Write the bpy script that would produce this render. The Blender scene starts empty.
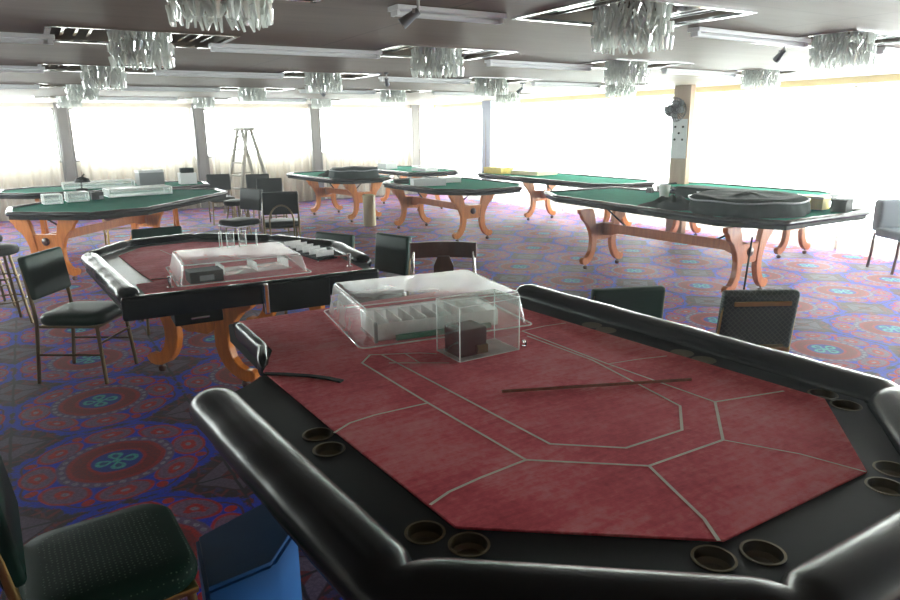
import bpy, bmesh, math, random
from mathutils import Vector, Matrix
random.seed(7)
sc = bpy.context.scene
COL = sc.collection
PI = math.pi
# ------------------------------------------------------------------ camera
F = 680.0
H = 1.63
Mx = ((0.85480095, -0.13837251, 0.50016836), (-0.51880307, -0.20445639, 0.83008491), (-0.01259831, -0.96904625, -0.2465576))
Mc = Matrix(Mx)
cd = bpy.data.cameras.new('camera')
cam = bpy.data.objects.new('camera', cd)
COL.objects.link(cam)
cd.sensor_width = 36
cd.lens = F / 900 * 36
cd.clip_start = 0.02
R3 = Matrix((Mc @ Vector((1, 0, 0)), Mc @ Vector((0, -1, 0)), Mc @ Vector((0, 0, -1)))).transposed()
cam.matrix_world = Matrix.Translation((0, 0, H)) @ R3.to_4x4()
sc.camera = cam


def at(px, py, z=0.0):
    """floor-plan position of a spot seen in the photo, at height z"""
    v = Mc @ Vector((px - 450, py - 300, F))
    t = (z - H) / v[2]
    return (v[0] * t, v[1] * t)


# ------------------------------------------------------------------ helpers
class MB:
    def __init__(s):
        s.bm = bmesh.new()

    def box(s, c, d, rz=0, bev=0, rx=0, ry=0):
        m = Matrix.Translation(c) @ Matrix.Rotation(rz, 4, 'Z') @ Matrix.Rotation(ry, 4, 'Y') @ Matrix.Rotation(rx, 4, 'X') @ Matrix.Diagonal((d[0], d[1], d[2], 1))
        b = bmesh.new()
        bmesh.ops.create_cube(b, size=1, matrix=m)
        if bev:
            bmesh.ops.bevel(b, geom=list(b.edges), offset=bev, segments=2 if bev < .012 else 4, affect='EDGES', profile=.6)
        s.merge(b)
        return s

    def merge(s, b, m=None):
        me = bpy.data.meshes.new('t')
        b.to_mesh(me)
        b.free()
        if m is not None:
            me.transform(m)
        s.bm.from_mesh(me)
        bpy.data.meshes.remove(me)
        return s

    def prism(s, poly, z0, z1, m=None, bev=0):
        b = bmesh.new()
        vs = [b.verts.new((x, y, z0)) for x, y in poly]
        f = b.faces.new(vs)
        r = bmesh.ops.extrude_face_region(b, geom=[f])
        for v in r['geom']:
            if isinstance(v, bmesh.types.BMVert):
                v.co.z = z1
        bmesh.ops.recalc_face_normals(b, faces=b.faces)
        if bev:
            bmesh.ops.bevel(b, geom=list(b.edges), offset=bev, segments=2, affect='EDGES')
        s.merge(b, m)
        return s

    def tube(s, pts, r, n=8, caps=True, radii=None, closed=False):
        pts = [Vector(p) for p in pts]
        b = s.bm
        rings = []
        N = len(pts)
        ref = None
        for i, p in enumerate(pts):
            if closed:
                t = pts[(i + 1) % N] - pts[i - 1]
            else:
                t = pts[min(i + 1, N - 1)] - pts[max(i - 1, 0)]
            t.normalize()
            if ref is None:
                ref = t.orthogonal().normalized()
            ref = (ref - t * ref.dot(t)).normalized()
            o = t.cross(ref)
            rr = radii[i] if radii else r
            rings.append([b.verts.new(p + (ref * math.cos(2 * PI * k / n) + o * math.sin(2 * PI * k / n)) * rr) for k in range(n)])
        for i in range(N if closed else N - 1):
            A, B = rings[i], rings[(i + 1) % N]
            for k in range(n):
                b.faces.new((A[k], A[(k + 1) % n], B[(k + 1) % n], B[k]))
        if caps and not closed:
            b.faces.new(rings[0][::-1])
            b.faces.new(rings[-1])
        return s

    def lathe(s, prof, n=20, m=None, c=(0, 0, 0)):
        b = bmesh.new()
        rings = []
        for r, z in prof:
            rings.append([b.verts.new((c[0] + r * math.cos(2 * PI * k / n), c[1] + r * math.sin(2 * PI * k / n), c[2] + z)) for k in range(n)])
        for i in range(len(prof) - 1):
            for k in range(n):
                b.faces.new((rings[i][k], rings[i][(k + 1) % n], rings[i + 1][(k + 1) % n], rings[i + 1][k]))
        b.faces.new(rings[0][::-1])
        b.faces.new(rings[-1])
        s.merge(b, m)
        return s

    def quad(s, a, b_, c, d):
        v = [s.bm.verts.new(p) for p in (a, b_, c, d)]
        s.bm.faces.new(v)
        return s

    def build(s, name, mat, parent=None, smooth=None, off=None):
        me = bpy.data.meshes.new(name)
        bmesh.ops.recalc_face_normals(s.bm, faces=s.bm.faces)
        s.bm.to_mesh(me)
        s.bm.free()
        if off is not None:
            me.transform(Matrix.Translation((-off[0], -off[1], -off[2])))
        o = bpy.data.objects.new(name, me)
        COL.objects.link(o)
        if mat:
            me.materials.append(mat)
        if parent is not None:
            o.parent = parent
        if smooth:
            for p in me.polygons:
                p.use_smooth = True
            me.set_sharp_from_angle(angle=math.radians(smooth))
        return o


def tag(o, label, cat, group=None, kind=None):
    o['label'] = label
    o['category'] = cat
    if group:
        o['group'] = group
    if kind:
        o['kind'] = kind
    return o


def thing(name, label, cat, loc=(0, 0, 0), rz=0, group=None):
    o = bpy.data.objects.new(name, None)
    COL.objects.link(o)
    o.empty_display_size = .1
    o.location = loc if len(loc) == 3 else (loc[0], loc[1], 0)
    o.rotation_euler = (0, 0, rz)
    return tag(o, label, cat, group)


def struct(o):
    o['kind'] = 'structure'
    return o


def dup(root, loc, rz, label, group=None):
    r = root.copy()
    COL.objects.link(r)
    r.location = loc if len(loc) == 3 else (loc[0], loc[1], root.location.z)
    r.rotation_euler = (0, 0, rz)
    r['label'] = label
    if group:
        r['group'] = group
    for ch in list(root.children):
        c = ch.copy()
        COL.objects.link(c)
        c.parent = r
        for g in list(ch.children):
            d = g.copy()
            COL.objects.link(d)
            d.parent = c
    return r


# ------------------------------------------------------------------ materials
def sr(r, g, b):
    f = lambda v: ((v / 255 + .055) / 1.055) ** 2.4 if v > 10 else v / 255 / 12.92
    return (f(r), f(g), f(b), 1)


class NT:
    def __init__(s, m):
        m.use_nodes = True
        s.t = m.node_tree
        s.n = s.t.nodes
        s.l = s.t.links
        s.b = s.n.get('Principled BSDF')
        s.out = s.n.get('Material Output')

    def node(s, kind, **kw):
        n = s.n.new(kind)
        for k, v in kw.items():
            setattr(n, k, v)
        return n

    def put(s, sock, v):
        if isinstance(v, bpy.types.NodeSocket):
            s.l.new(v, sock)
        else:
            sock.default_value = v

    def m(s, op, a, b=0.0, c=0.0):
        n = s.node('ShaderNodeMath', operation=op)
        s.put(n.inputs[0], a)
        s.put(n.inputs[1], b)
        s.put(n.inputs[2], c)
        return n.outputs[0]

    def mix(s, f, a, b):
        n = s.node('ShaderNodeMix', data_type='RGBA')
        s.put(n.inputs[0], f)
        s.put(n.inputs[6], a)
        s.put(n.inputs[7], b)
        return n.outputs[2]

    def step(s, v, e, w=.01):
        """1 where v<e"""
        n = s.node('ShaderNodeMapRange', interpolation_type='SMOOTHSTEP')
        s.put(n.inputs[0], v)
        n.inputs[1].default_value = e - w
        n.inputs[2].default_value = e + w
        n.inputs[3].default_value = 1
        n.inputs[4].default_value = 0
        return n.outputs[0]

    def noise(s, scale, det=3, vec=None, rough=.5):
        n = s.node('ShaderNodeTexNoise')
        n.inputs['Scale'].default_value = scale
        n.inputs['Detail'].default_value = det
        n.inputs['Roughness'].default_value = rough
        if vec is not None:
            s.l.new(vec, n.inputs['Vector'])
        return n.outputs[0]

    def obj(s):
        return s.node('ShaderNodeTexCoord').outputs['Object']

    def bump(s, h, st=.3, d=.01):
        n = s.node('ShaderNodeBump')
        n.inputs['Strength'].default_value = st
        n.inputs['Distance'].default_value = d
        s.l.new(h, n.inputs['Height'])
        s.l.new(n.outputs[0], s.b.inputs['Normal'])


def mat(name, col, rough=.5, metal=0, spec=.5, var=0, vs=8, bump=0, bs=200, coat=0, sheen=0):
    m = bpy.data.materials.new(name)
    t = NT(m)
    b = t.b
    b.inputs['Base Color'].default_value = col
    b.inputs['Roughness'].default_value = rough
    b.inputs['Metallic'].default_value = metal
    b.inputs['Specular IOR Level'].default_value = spec
    b.inputs['Coat Weight'].default_value = coat
    b.inputs['Coat Roughness'].default_value = .15
    b.inputs['Sheen Weight'].default_value = sheen
    if var:
        n = t.noise(vs, 4, t.obj())
        c2 = tuple(min(1, c * (1 + var)) for c in col[:3]) + (1,)
        c1 = tuple(c * (1 - var) for c in col[:3]) + (1,)
        f = t.m('MULTIPLY_ADD', n, 2.5, -.75)
        cl = t.node('ShaderNodeClamp')
        t.l.new(f, cl.inputs[0])
        t.l.new(t.mix(cl.outputs[0], c1, c2), b.inputs['Base Color'])
    if bump:
        t.bump(t.noise(bs, 2, t.obj()), bump, .003)
    return m


def wood(name, c1, c2, rough=.35, scale=3.0, coat=.3):
    m = bpy.data.materials.new(name)
    t = NT(m)
    mp = t.node('ShaderNodeMapping')
    t.l.new(t.obj(), mp.inputs[0])
    mp.inputs['Scale'].default_value = (8 * scale, 8 * scale, scale)
    n = t.noise(1.2, 5, mp.outputs[0], .6)
    f = t.m('MULTIPLY_ADD', n, 2.2, -.6)
    cl = t.node('ShaderNodeClamp')
    t.l.new(f, cl.inputs[0])
    t.l.new(t.mix(cl.outputs[0], c1, c2), t.b.inputs['Base Color'])
    t.b.inputs['Roughness'].default_value = rough
    t.b.inputs['Coat Weight'].default_value = coat
    return m


def clear(name, tint=(.97, 1, .99, 1), haze=.06, gloss=.12, film=(.95, .97, .97, 1), rough=.08, fac=.45):
    """clear acrylic: see-through sheet with a reflective skin and fine scratches"""
    m = bpy.data.materials.new(name)
    t = NT(m)
    tr = t.node('ShaderNodeBsdfTransparent')
    tr.inputs[0].default_value = tint
    gl = t.node('ShaderNodeBsdfGlossy')
    gl.inputs[0].default_value = (1, 1, 1, 1)
    gl.inputs['Roughness'].default_value = rough
    df = t.node('ShaderNodeBsdfTranslucent')
    df.inputs[0].default_value = film
    df2 = t.node('ShaderNodeBsdfDiffuse')
    df2.inputs[0].default_value = film
    a = t.node('ShaderNodeAddShader')
    mm = t.node('ShaderNodeMixShader')
    mm.inputs[0].default_value = .5
    t.l.new(df.outputs[0], mm.inputs[1])
    t.l.new(df2.outputs[0], mm.inputs[2])
    lw = t.node('ShaderNodeLayerWeight')
    lw.inputs[0].default_value = .25
    g = t.m('MULTIPLY_ADD', lw.outputs['Facing'], fac, gloss * .5)
    m1 = t.node('ShaderNodeMixShader')
    t.put(m1.inputs[0], g)
    t.l.new(tr.outputs[0], m1.inputs[1])
    t.l.new(gl.outputs[0], m1.inputs[2])
    m2 = t.node('ShaderNodeMixShader')
    t.put(m2.inputs[0], t.m('MULTIPLY', t.noise(6, 4, t.obj()), haze * 2))
    t.l.new(m1.outputs[0], m2.inputs[1])
    t.l.new(mm.outputs[0], m2.inputs[2])
    t.l.new(m2.outputs[0], t.out.inputs[0])
    return m


M = {}
M['leather'] = mat('black_leather', sr(4, 8, 14), .24, spec=.26, bump=.12, bs=260, coat=.0)
M['blacktrim'] = mat('black_laminate', sr(5, 5, 6), .5, spec=.1, var=.2)
M['blackmatte'] = mat('black_paint', sr(7, 7, 8), .6, spec=.12, var=.2)
M['chrome'] = mat('chrome', (.8, .8, .8, 1), .12, 1)
M['bronze'] = mat('bronze_tube', sr(120, 104, 78), .3, .9)
M['gold'] = mat('brass', sr(190, 160, 95), .3, .9)
M['steel'] = mat('steel', (.55, .55, .55, 1), .35, .9)
M['green_vinyl'] = mat('green_vinyl', sr(10, 48, 38), .42, spec=.2, bump=.12, bs=80, var=.12)
M['dark_vinyl'] = mat('dark_vinyl', sr(11, 18, 17), .45, spec=.2, var=.15)
M['maroon'] = mat('maroon_vinyl', sr(70, 22, 28), .45)
M['wood'] = wood('orange_wood', sr(186, 96, 24), sr(226, 138, 48), coat=.1)
M['redwood'] = wood('red_brown_wood', sr(150, 74, 26), sr(190, 106, 44), coat=.1)
M['darkwood'] = wood('dark_brown_wood', sr(58, 30, 24), sr(84, 46, 36), .3)
M['greenfelt'] = mat('green_felt', sr(8, 118, 96), .95, spec=.05, var=.12)
M['greyprint'] = mat('printed_line', sr(252, 242, 234), .8)
M['brass_cup'] = mat('cup_holder_brass', sr(92, 78, 46), .4, .6)
M['blue'] = mat('blue_vinyl', sr(8, 80, 140), .5, var=.1)
M['white'] = mat('white_plastic', sr(228, 230, 230), .4)
M['paper'] = mat('pale_card', sr(205, 208, 210), .6, var=.06)
M['grey'] = mat('grey_plastic', sr(120, 124, 128), .4)
M['yellow'] = mat('yellow_carton', sr(214, 192, 96), .6, var=.15)
M['ivory'] = mat('ivory_plastic', sr(216, 204, 160), .45)
M['coffer'] = mat('coffer_grey', sr(70, 64, 62), .5)
M['cover'] = mat('green_cover_cloth', sr(13, 30, 25), .75, spec=.1, var=.3, vs=9)
M['mirror'] = mat('mirror', (.75, .78, .8, 1), .05, 1)
M['smoked'] = mat('smoked_plastic', sr(24, 18, 20), .2, spec=.4)
M['wall'] = mat('white_wall', sr(225, 220, 212), .8, var=.03)
M['column'] = mat('column_grey', sr(132, 130, 128), .5, var=.05)
M['wallwood'] = wood('beige_panel', sr(150, 122, 98), sr(172, 146, 120), .5, 1.0, 0)
M['acrylic'] = clear('clear_acrylic', haze=.02, gloss=.06, fac=.22)
M['acrylic_hazy'] = clear('scratched_acrylic', haze=.10, gloss=.1, rough=.28, fac=.22)
M['edge'] = clear('acrylic_edge', tint=(.96, .99, .98, 1), haze=.9, gloss=.3, film=(1, 1, 1, 1))
M['green_strip'] = mat('green_strip', sr(10, 120, 92), .4)


def felt_mat():
    m = bpy.data.materials.new('red_felt')
    t = NT(m)
    o = t.obj()
    n1 = t.noise(3.2, 5, o, .6)
    n2 = t.noise(42, 4, o, .7)
    sc_ = t.node('ShaderNodeMapping')
    t.l.new(o, sc_.inputs[0])
    sc_.inputs['Scale'].default_value = (4, 26, 1)
    sc_.inputs['Rotation'].default_value = (0, 0, .5)
    n3 = t.noise(2.0, 4, sc_.outputs[0], .7)
    f = t.m('ADD', t.m('MULTIPLY', n1, .7), t.m('ADD', t.m('MULTIPLY', n2, .45), t.m('MULTIPLY', n3, .45)))
    cr = t.node('ShaderNodeValToRGB')
    e = cr.color_ramp.elements
    e[0].position = .6
    e[0].color = sr(200, 58, 76)
    e[1].position = .98
    e[1].color = sr(245, 150, 156)
    x = e.new(.78)
    x.color = sr(232, 92, 110)
    t.l.new(f, cr.inputs[0])
    t.l.new(cr.outputs[0], t.b.inputs['Base Color'])
    t.b.inputs['Roughness'].default_value = .85
    t.b.inputs['Specular IOR Level'].default_value = .2
    t.b.inputs['Sheen Weight'].default_value = .1
    t.b.inputs['Sheen Roughness'].default_value = .4
    t.bump(t.m('ADD', n2, t.m('MULTIPLY', n3, .5)), .25, .002)
    return m


M['felt'] = felt_mat()


def dotted_vinyl():
    m = bpy.data.materials.new('green_dotted_fabric')
    t = NT(m)
    v = t.node('ShaderNodeTexVoronoi')
    v.inputs['Scale'].default_value = 75
    v.inputs['Randomness'].default_value = .25
    t.l.new(t.obj(), v.inputs['Vector'])
    f = t.step(v.outputs['Distance'], .2, .08)
    n = t.noise(5, 3, t.obj())
    base = t.mix(n, sr(10, 46, 36), sr(16, 58, 44))
    t.l.new(t.mix(f, base, sr(90, 120, 98)), t.b.inputs['Base Color'])
    t.b.inputs['Specular IOR Level'].default_value = .15
    t.b.inputs['Roughness'].default_value = .6
    return m


M['dotted'] = dotted_vinyl()


def lattice_vinyl():
    m = bpy.data.materials.new('green_woven_fabric')
    t = NT(m)
    s = t.node('ShaderNodeSeparateXYZ')
    t.l.new(t.obj(), s.inputs[0])
    a = t.m('FRACT', t.m('MULTIPLY', t.m('ADD', s.outputs[0], s.outputs[2]), 38))
    b = t.m('FRACT', t.m('MULTIPLY', t.m('SUBTRACT', s.outputs[0], s.outputs[2]), 38))
    f = t.m('MAXIMUM', t.step(a, .2, .06), t.step(b, .2, .06))
    t.l.new(t.mix(t.m('MULTIPLY', f, .6), sr(34, 54, 52), sr(92, 108, 98)), t.b.inputs['Base Color'])
    t.b.inputs['Roughness'].default_value = .6
    return m


M['lattice'] = lattice_vinyl()


def carpet_mat():
    m = bpy.data.materials.new('medallion_carpet')
    t = NT(m)
    g = t.node('ShaderNodeNewGeometry')
    sp = t.node('ShaderNodeSeparateXYZ')
    t.l.new(g.outputs['Position'], sp.inputs[0])
    # a little wobble so the weave reads as hand drawn
    wob = t.noise(9, 2, g.outputs['Position'])
    wx = t.m('MULTIPLY_ADD', wob, .022, -.011)
    px = t.m('ADD', sp.outputs[0], wx)
    py = t.m('ADD', sp.outputs[1], wx)
    P_ = .935
    cx = t.m('SUBTRACT', t.m('FRACT', t.m('MULTIPLY_ADD', px, 1 / P_, .5 - .17 / P_ + 10)), .5)
    cy = t.m('SUBTRACT', t.m('FRACT', t.m('MULTIPLY_ADD', py, 1 / P_, .5 - 3.6 / P_ + 20)), .5)
    r = t.m('SQRT', t.m('ADD', t.m('MULTIPLY', cx, cx), t.m('MULTIPLY', cy, cy)))
    ang = t.m('ARCTAN2', cy, cx)

    def petal(k, r0, wr, wa, ph=0.0):
        a = t.m('SUBTRACT', t.m('FRACT', t.m('MULTIPLY_ADD', ang, k / (2 * PI), 20.5 + ph)), .5)
        arc = t.m('MULTIPLY', a, 2 * PI / k * r0 / wa)
        rr = t.m('DIVIDE', t.m('SUBTRACT', r, r0), wr)
        return t.m('SQRT', t.m('ADD', t.m('MULTIPLY', arc, arc), t.m('MULTIPLY', rr, rr)))

    n1 = t.noise(14, 4, g.outputs['Position'], .7)
    n2 = t.noise(60, 2, g.outputs['Position'], .7)
    BLUE, RED, MAU, DK, PALE, CY = sr(2, 46, 196), sr(176, 10, 14), sr(118, 84, 118), sr(40, 8, 26), sr(140, 130, 150), sr(70, 170, 170)
    # ground: dark plum with red scrolls
    w = t.node('ShaderNodeTexVoronoi', feature='DISTANCE_TO_EDGE')
    w.inputs['Scale'].default_value = 11
    t.l.new(g.outputs['Position'], w.inputs['Vector'])
    col = t.mix(t.step(w.outputs['Distance'], .07, .03), DK, sr(110, 23, 33))
    col = t.mix(t.step(n1, .44, .03), col, sr(52, 38, 84))
    # corner diamond
    dcx = t.m('SUBTRACT', .5, t.m('ABSOLUTE', cx))
    dcy = t.m('SUBTRACT', .5, t.m('ABSOLUTE', cy))
    dd = t.m('ADD', dcx, t.m('MULTIPLY', dcy, 1.0))
    col = t.mix(t.step(dd, .20, .006), col, sr(50, 16, 28))
    col = t.mix(t.step(dd, .185, .006), col, sr(94, 77, 100))
    col = t.mix(t.step(dd, .07, .006), col, sr(100, 20, 30))
    # edge lattice
    em = t.m('MINIMUM', dcx, dcy)
    col = t.mix(t.step(em, .008, .004), col, sr(25, 11, 28))
    # blue field, lobed
    lob = t.m('MULTIPLY_ADD', t.m('COSINE', t.m('MULTIPLY', ang, 8)), .022, r)
    blu = t.step(t.m('ADD', lob, t.m('MULTIPLY', t.m('SUBTRACT', n1, .5), .14)), .503, .008)
    col = t.mix(blu, col, BLUE)
    bl2 = t.step(t.m('ABSOLUTE', t.m('SUBTRACT', lob, .455)), .006, .004)
    col = t.mix(bl2, col, sr(75, 16, 42))
    # outer petals
    p = petal(8, .372, .092, .138)
    col = t.mix(t.step(p, 1.0, .05), col, RED)
    col = t.mix(t.step(p, .84, .06), col, MAU)
    col = t.mix(t.step(t.m('ADD', p, t.m('MULTIPLY', t.m('SUBTRACT', n1, .5), .9)), .42, .06), col, RED)
    col = t.mix(t.step(p, .16, .06), col, PALE)
    q = petal(8, .44, .03, .028, .5)
    col = t.mix(t.step(q, 1.0, .1), col, RED)
    # beaded ring
    col = t.mix(t.step(r, .295, .006), col, sr(100, 75, 117))
    bd = petal(28, .268, .014, .018)
    col = t.mix(t.step(bd, 1.0, .2), col, PALE)
    col = t.mix(t.step(r, .245, .006), col, sr(158, 18, 22))
    col = t.mix(t.step(r, .22, .006), col, sr(122, 12, 18))
    col = t.mix(t.step(r, .15, .006), col, sr(170, 20, 22))
    col = t.mix(t.step(r, .13, .006), col, sr(13, 50, 147))
    pc = petal(4, .062, .045, .035)
    col = t.mix(t.step(pc, 1.0, .12), col, CY)
    col = t.mix(t.step(pc, .5, .12), col, sr(25, 67, 126))
    col = t.mix(t.step(r, .022, .006), col, CY)
    col = t.mix(t.m('MULTIPLY', t.step(n2, .5, .1), .4), col, sr(33, 21, 50))
    t.l.new(col, t.b.inputs['Base Color'])
    t.b.inputs['Roughness'].default_value = .62
    t.b.inputs['Specular IOR Level'].default_value = .12
    t.b.inputs['Sheen Weight'].default_value = .06
    t.b.inputs['Sheen Roughness'].default_value = .4
    t.bump(n2, .3, .004)
    return m


M['carpet'] = carpet_mat()


def ceiling_mat():
    m = bpy.data.materials.new('ceiling_panels')
    t = NT(m)
    g = t.node('ShaderNodeNewGeometry')
    sp = t.node('ShaderNodeSeparateXYZ')
    t.l.new(g.outputs['Position'], sp.inputs[0])
    mp = t.node('ShaderNodeMapping')
    t.l.new(g.outputs['Position'], mp.inputs[0])
    mp.inputs['Scale'].default_value = (.6, 5, 1)
    n = t.noise(1.6, 4, mp.outputs[0], .6)
    col = t.mix(n, sr(106, 92, 78), sr(136, 121, 102))
    a = t.m('FRACT', t.m('MULTIPLY_ADD', sp.outputs[1], 1 / .48, 10.4))
    b = t.m('FRACT', t.m('MULTIPLY_ADD', sp.outputs[0], 1 / 2.1, 10.15))
    f = t.m('MAXIMUM', t.m('MULTIPLY', t.step(a, .012, .004), .6), t.step(b, .004, .001))
    t.l.new(t.mix(f, col, sr(74, 68, 62)), t.b.inputs['Base Color'])
    t.b.inputs['Roughness'].default_value = .55
    return m


M['ceiling'] = ceiling_mat()


def sheer_mat():
    m = bpy.data.materials.new('sheer_curtain')
    t = NT(m)
    tr = t.node('ShaderNodeBsdfTransparent')
    tl = t.node('ShaderNodeBsdfTranslucent')
    tl.inputs[0].default_value = sr(214, 208, 196)
    df = t.node('ShaderNodeBsdfDiffuse')
    df.inputs[0].default_value = sr(168, 158, 142)
    m1 = t.node('ShaderNodeMixShader')
    m1.inputs[0].default_value = .55
    t.l.new(tl.outputs[0], m1.inputs[1])
    t.l.new(df.outputs[0], m1.inputs[2])
    m2 = t.node('ShaderNodeMixShader')
    m2.inputs[0].default_value = .62
    t.l.new(tr.outputs[0], m2.inputs[1])
    t.l.new(m1.outputs[0], m2.inputs[2])
    t.l.new(m2.outputs[0], t.out.inputs[0])
    return m


M['sheer'] = sheer_mat()


def crystal_mat():
    m = bpy.data.materials.new('crystal')
    t = NT(m)
    tr = t.node('ShaderNodeBsdfTransparent')
    tr.inputs[0].default_value = (.95, .98, .96, 1)
    tl = t.node('ShaderNodeBsdfTranslucent')
    tl.inputs[0].default_value = (.97, 1, .96, 1)
    gl = t.node('ShaderNodeBsdfGlossy')
    gl.inputs['Roughness'].default_value = .1
    gl.inputs[0].default_value = (1, 1, 1, 1)
    m1 = t.node('ShaderNodeMixShader')
    dfc = t.node('ShaderNodeBsdfDiffuse')
    dfc.inputs[0].default_value = (.95, .97, .92, 1)
    m0 = t.node('ShaderNodeMixShader')
    m0.inputs[0].default_value = .3
    t.l.new(tl.outputs[0], m0.inputs[1])
    t.l.new(dfc.outputs[0], m0.inputs[2])
    m1.inputs[0].default_value = .88
    t.l.new(tr.outputs[0], m1.inputs[1])
    t.l.new(m0.outputs[0], m1.inputs[2])
    m2 = t.node('ShaderNodeMixShader')
    m2.inputs[0].default_value = .22
    t.l.new(m1.outputs[0], m2.inputs[1])
    t.l.new(gl.outputs[0], m2.inputs[2])
    t.l.new(m2.outputs[0], t.out.inputs[0])
    return m


M['crystal'] = crystal_mat()
M['pane'] = clear('window_glass', haze=.01, gloss=.05)

# ------------------------------------------------------------------ room shell
CZ = 2.17
XL, XR, YB, YF = -3.6, 9.0, -3.2, 15.5
struct(MB().box(((XL + XR) / 2, (YB + YF) / 2, -.05), (XR - XL + .6, YF - YB + .6, .1)).build('floor', M['carpet']))

# ceiling with rectangular coffers cut round each chandelier
CH = []
for cx_, ys in ((.66, (2.66, 4.62, 6.95, 9.6, 12.6)), (2.70, (2.66, 4.62, 6.95, 9.6, 12.6)), (4.83, (2.80, 4.80, 7.0, 9.6, 12.6)), (6.95, (2.8, 4.9, 7.0, 9.6))):
    for y in ys:
        CH.append((cx_, y))
CW, CD, CHH = .94, .66, .09
mb = MB()
xs = sorted({XL - .3, XR + .3} | {c[0] + s * CW / 2 for c in CH for s in (-1, 1)})
for i in range(len(xs) - 1):
    x0, x1 = xs[i], xs[i + 1]
    holes = sorted([(c[1] - CD / 2, c[1] + CD / 2) for c in CH if abs(c[0] - (x0 + x1) / 2) < CW / 2 - .001])
    y = YB - .3
    for a, b in holes + [(YF + .3, None)]:
        mb.quad((x0, y, CZ), (x1, y, CZ), (x1, a, CZ), (x0, a, CZ))
        y = b
me_c = mb
for x, y in CH:   # recess walls and top
    a, b, c, d = x - CW / 2, x + CW / 2, y - CD / 2, y + CD / 2
    z0, z1 = CZ, CZ + CHH
    for p, q in (((a, c), (b, c)), ((b, c), (b, d)), ((b, d), (a, d)), ((a, d), (a, c))):
        mb.quad((p[0], p[1], z0), (q[0], q[1], z0), (q[0], q[1], z1), (p[0], p[1], z1))
mb.quad((XL - .3, YB - .3, CZ + .12), (XR + .3, YB - .3, CZ + .12), (XR + .3, YF + .3, CZ + .12), (XL - .3, YF + .3, CZ + .12))
struct(mb.build('ceiling', M['ceiling']))


LW0 = 7.5


def window_wall(name, axis, pos, a0, a1, cols, sill, head, inward, colw=.24, sheer=True):
    """wall along an axis with piers at cols and an opening between each pair"""
    def bx(mb, u0, u1, z0, z1, t=.16, d=0.0):
        c = (u0 + u1) / 2
        p = pos - inward * (t / 2) + inward * d
        if axis == 'x':
            mb.box((c, p, (z0 + z1) / 2), (u1 - u0, t, z1 - z0))
        else:
            mb.box((p, c, (z0 + z1) / 2), (t, u1 - u0, z1 - z0))
        return mb
    mb = MB()
    bx(mb, a0, a1, 0, sill)
    bx(mb, a0, a1, head, CZ + .1)
    edges = [a0] + list(cols) + [a1]
    for c in cols:
        bx(mb, c - colw / 2, c + colw / 2, sill, head)
    if name == 'wall_left':
        bx(mb, a0, LW0, sill, head)
    struct(mb.build(name, M['wall']))
    return edges


FAR = [-2.0, .65, 3.15, 5.7, 8.3]
RIGHT = [-.6, 2.2, 4.8, 7.45, 10.1, 12.9]
window_wall('wall_far', 'x', YF, XL, XR, FAR, 1.05, 2.08, -1, colw=.2)
window_wall('wall_right', 'y', XR, YB, YF, [.2, 7.45, 12.9], .12, 2.08, -1, colw=.10)
window_wall('wall_left', 'y', XL, YB, YF, [0.2, 8.4, 11, 13.5], 1.0, 1.85, 1, colw=.3)
struct(MB().box(((XL + XR) / 2, YB - .08, CZ / 2), (XR - XL, .16, CZ)).build('wall_back', M['wallwood']))

# columns standing proud of the walls
mb_list = []
for c in FAR:
    mb = MB().box((c, YF - .1, CZ / 2), (.17, .2, CZ), bev=.006)
    mb.box((c - .105, YF - .16, CZ / 2), (.03, .08, CZ))
    mb.box((c + .105, YF - .16, CZ / 2), (.03, .08, CZ))
    struct(mb.build('trim_1', M['column']))
for c in RIGHT:
    if c < 12:
        continue
    struct(MB().box((XR - .3, c - .2, CZ / 2), (.14, .34, CZ), bev=.006).build('trim_2', mat('blue_grey_column', sr(150, 158, 176), .5)))
# the near column on the right, panelled, standing in the room
o = struct(MB().box((8.22, 7.0, CZ / 2), (.10, .30, CZ), bev=.008).build('trim_3', M['wallwood']))
t = thing('bolt_plate', 'pale plate with round bolts on the panelled column, below the fan', 'plate', (8.163, 7.0, 1.42))
MB().box((0, 0, 0), (.014, .27, .56), bev=.004).build('plate', M['paper'], t)
for dy, dz in ((-.07, .17), (.07, .17), (0, .08), (-.07, -.01), (.07, -.01)):
    MB().tube([(-.005, dy, dz), (-.02, dy, dz)], .016, 10).build('bolt', M['blackmatte'], t)
# header bands
struct(MB().box(((XL + XR) / 2, YF - .06, 2.125), (XR - XL, .12, .09)).build('trim_5', M['wall']))
struct(MB().box((XR - .06, (YB + YF) / 2, 2.125), (.12, YF - YB, .09)).build('trim_6', M['ivory']))


def mullions(n, axis, pos, u0, u1, z0, z1, k):
    fr = MB()
    t = .04
    def bx(mb, a, b, c, d, th=.05):
        if axis == 'x':
            mb.box(((a + b) / 2, pos, (c + d) / 2), (b - a, th, d - c))
        else:
            mb.box((pos, (a + b) / 2, (c + d) / 2), (th, b - a, d - c))
    bx(fr, u0, u1, z0, z0 + t)
    bx(fr, u0, u1, z1 - t, z1)
    bx(fr, u0, u0 + t, z0 + t, z1 - t)
    bx(fr, u1 - t, u1, z0 + t, z1 - t)
    for i in range(1, k):
        u = u0 + (u1 - u0) * i / k
        bx(fr, u - .02, u + .02, z0 + t, z1 - t)
    o = struct(fr.build('window_%d' % n, M['column']))
    g = MB()
    bx(g, u0 + t, u1 - t, z0 + t, z1 - t, .006)
    g.build('pane', M['pane'], o)


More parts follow.
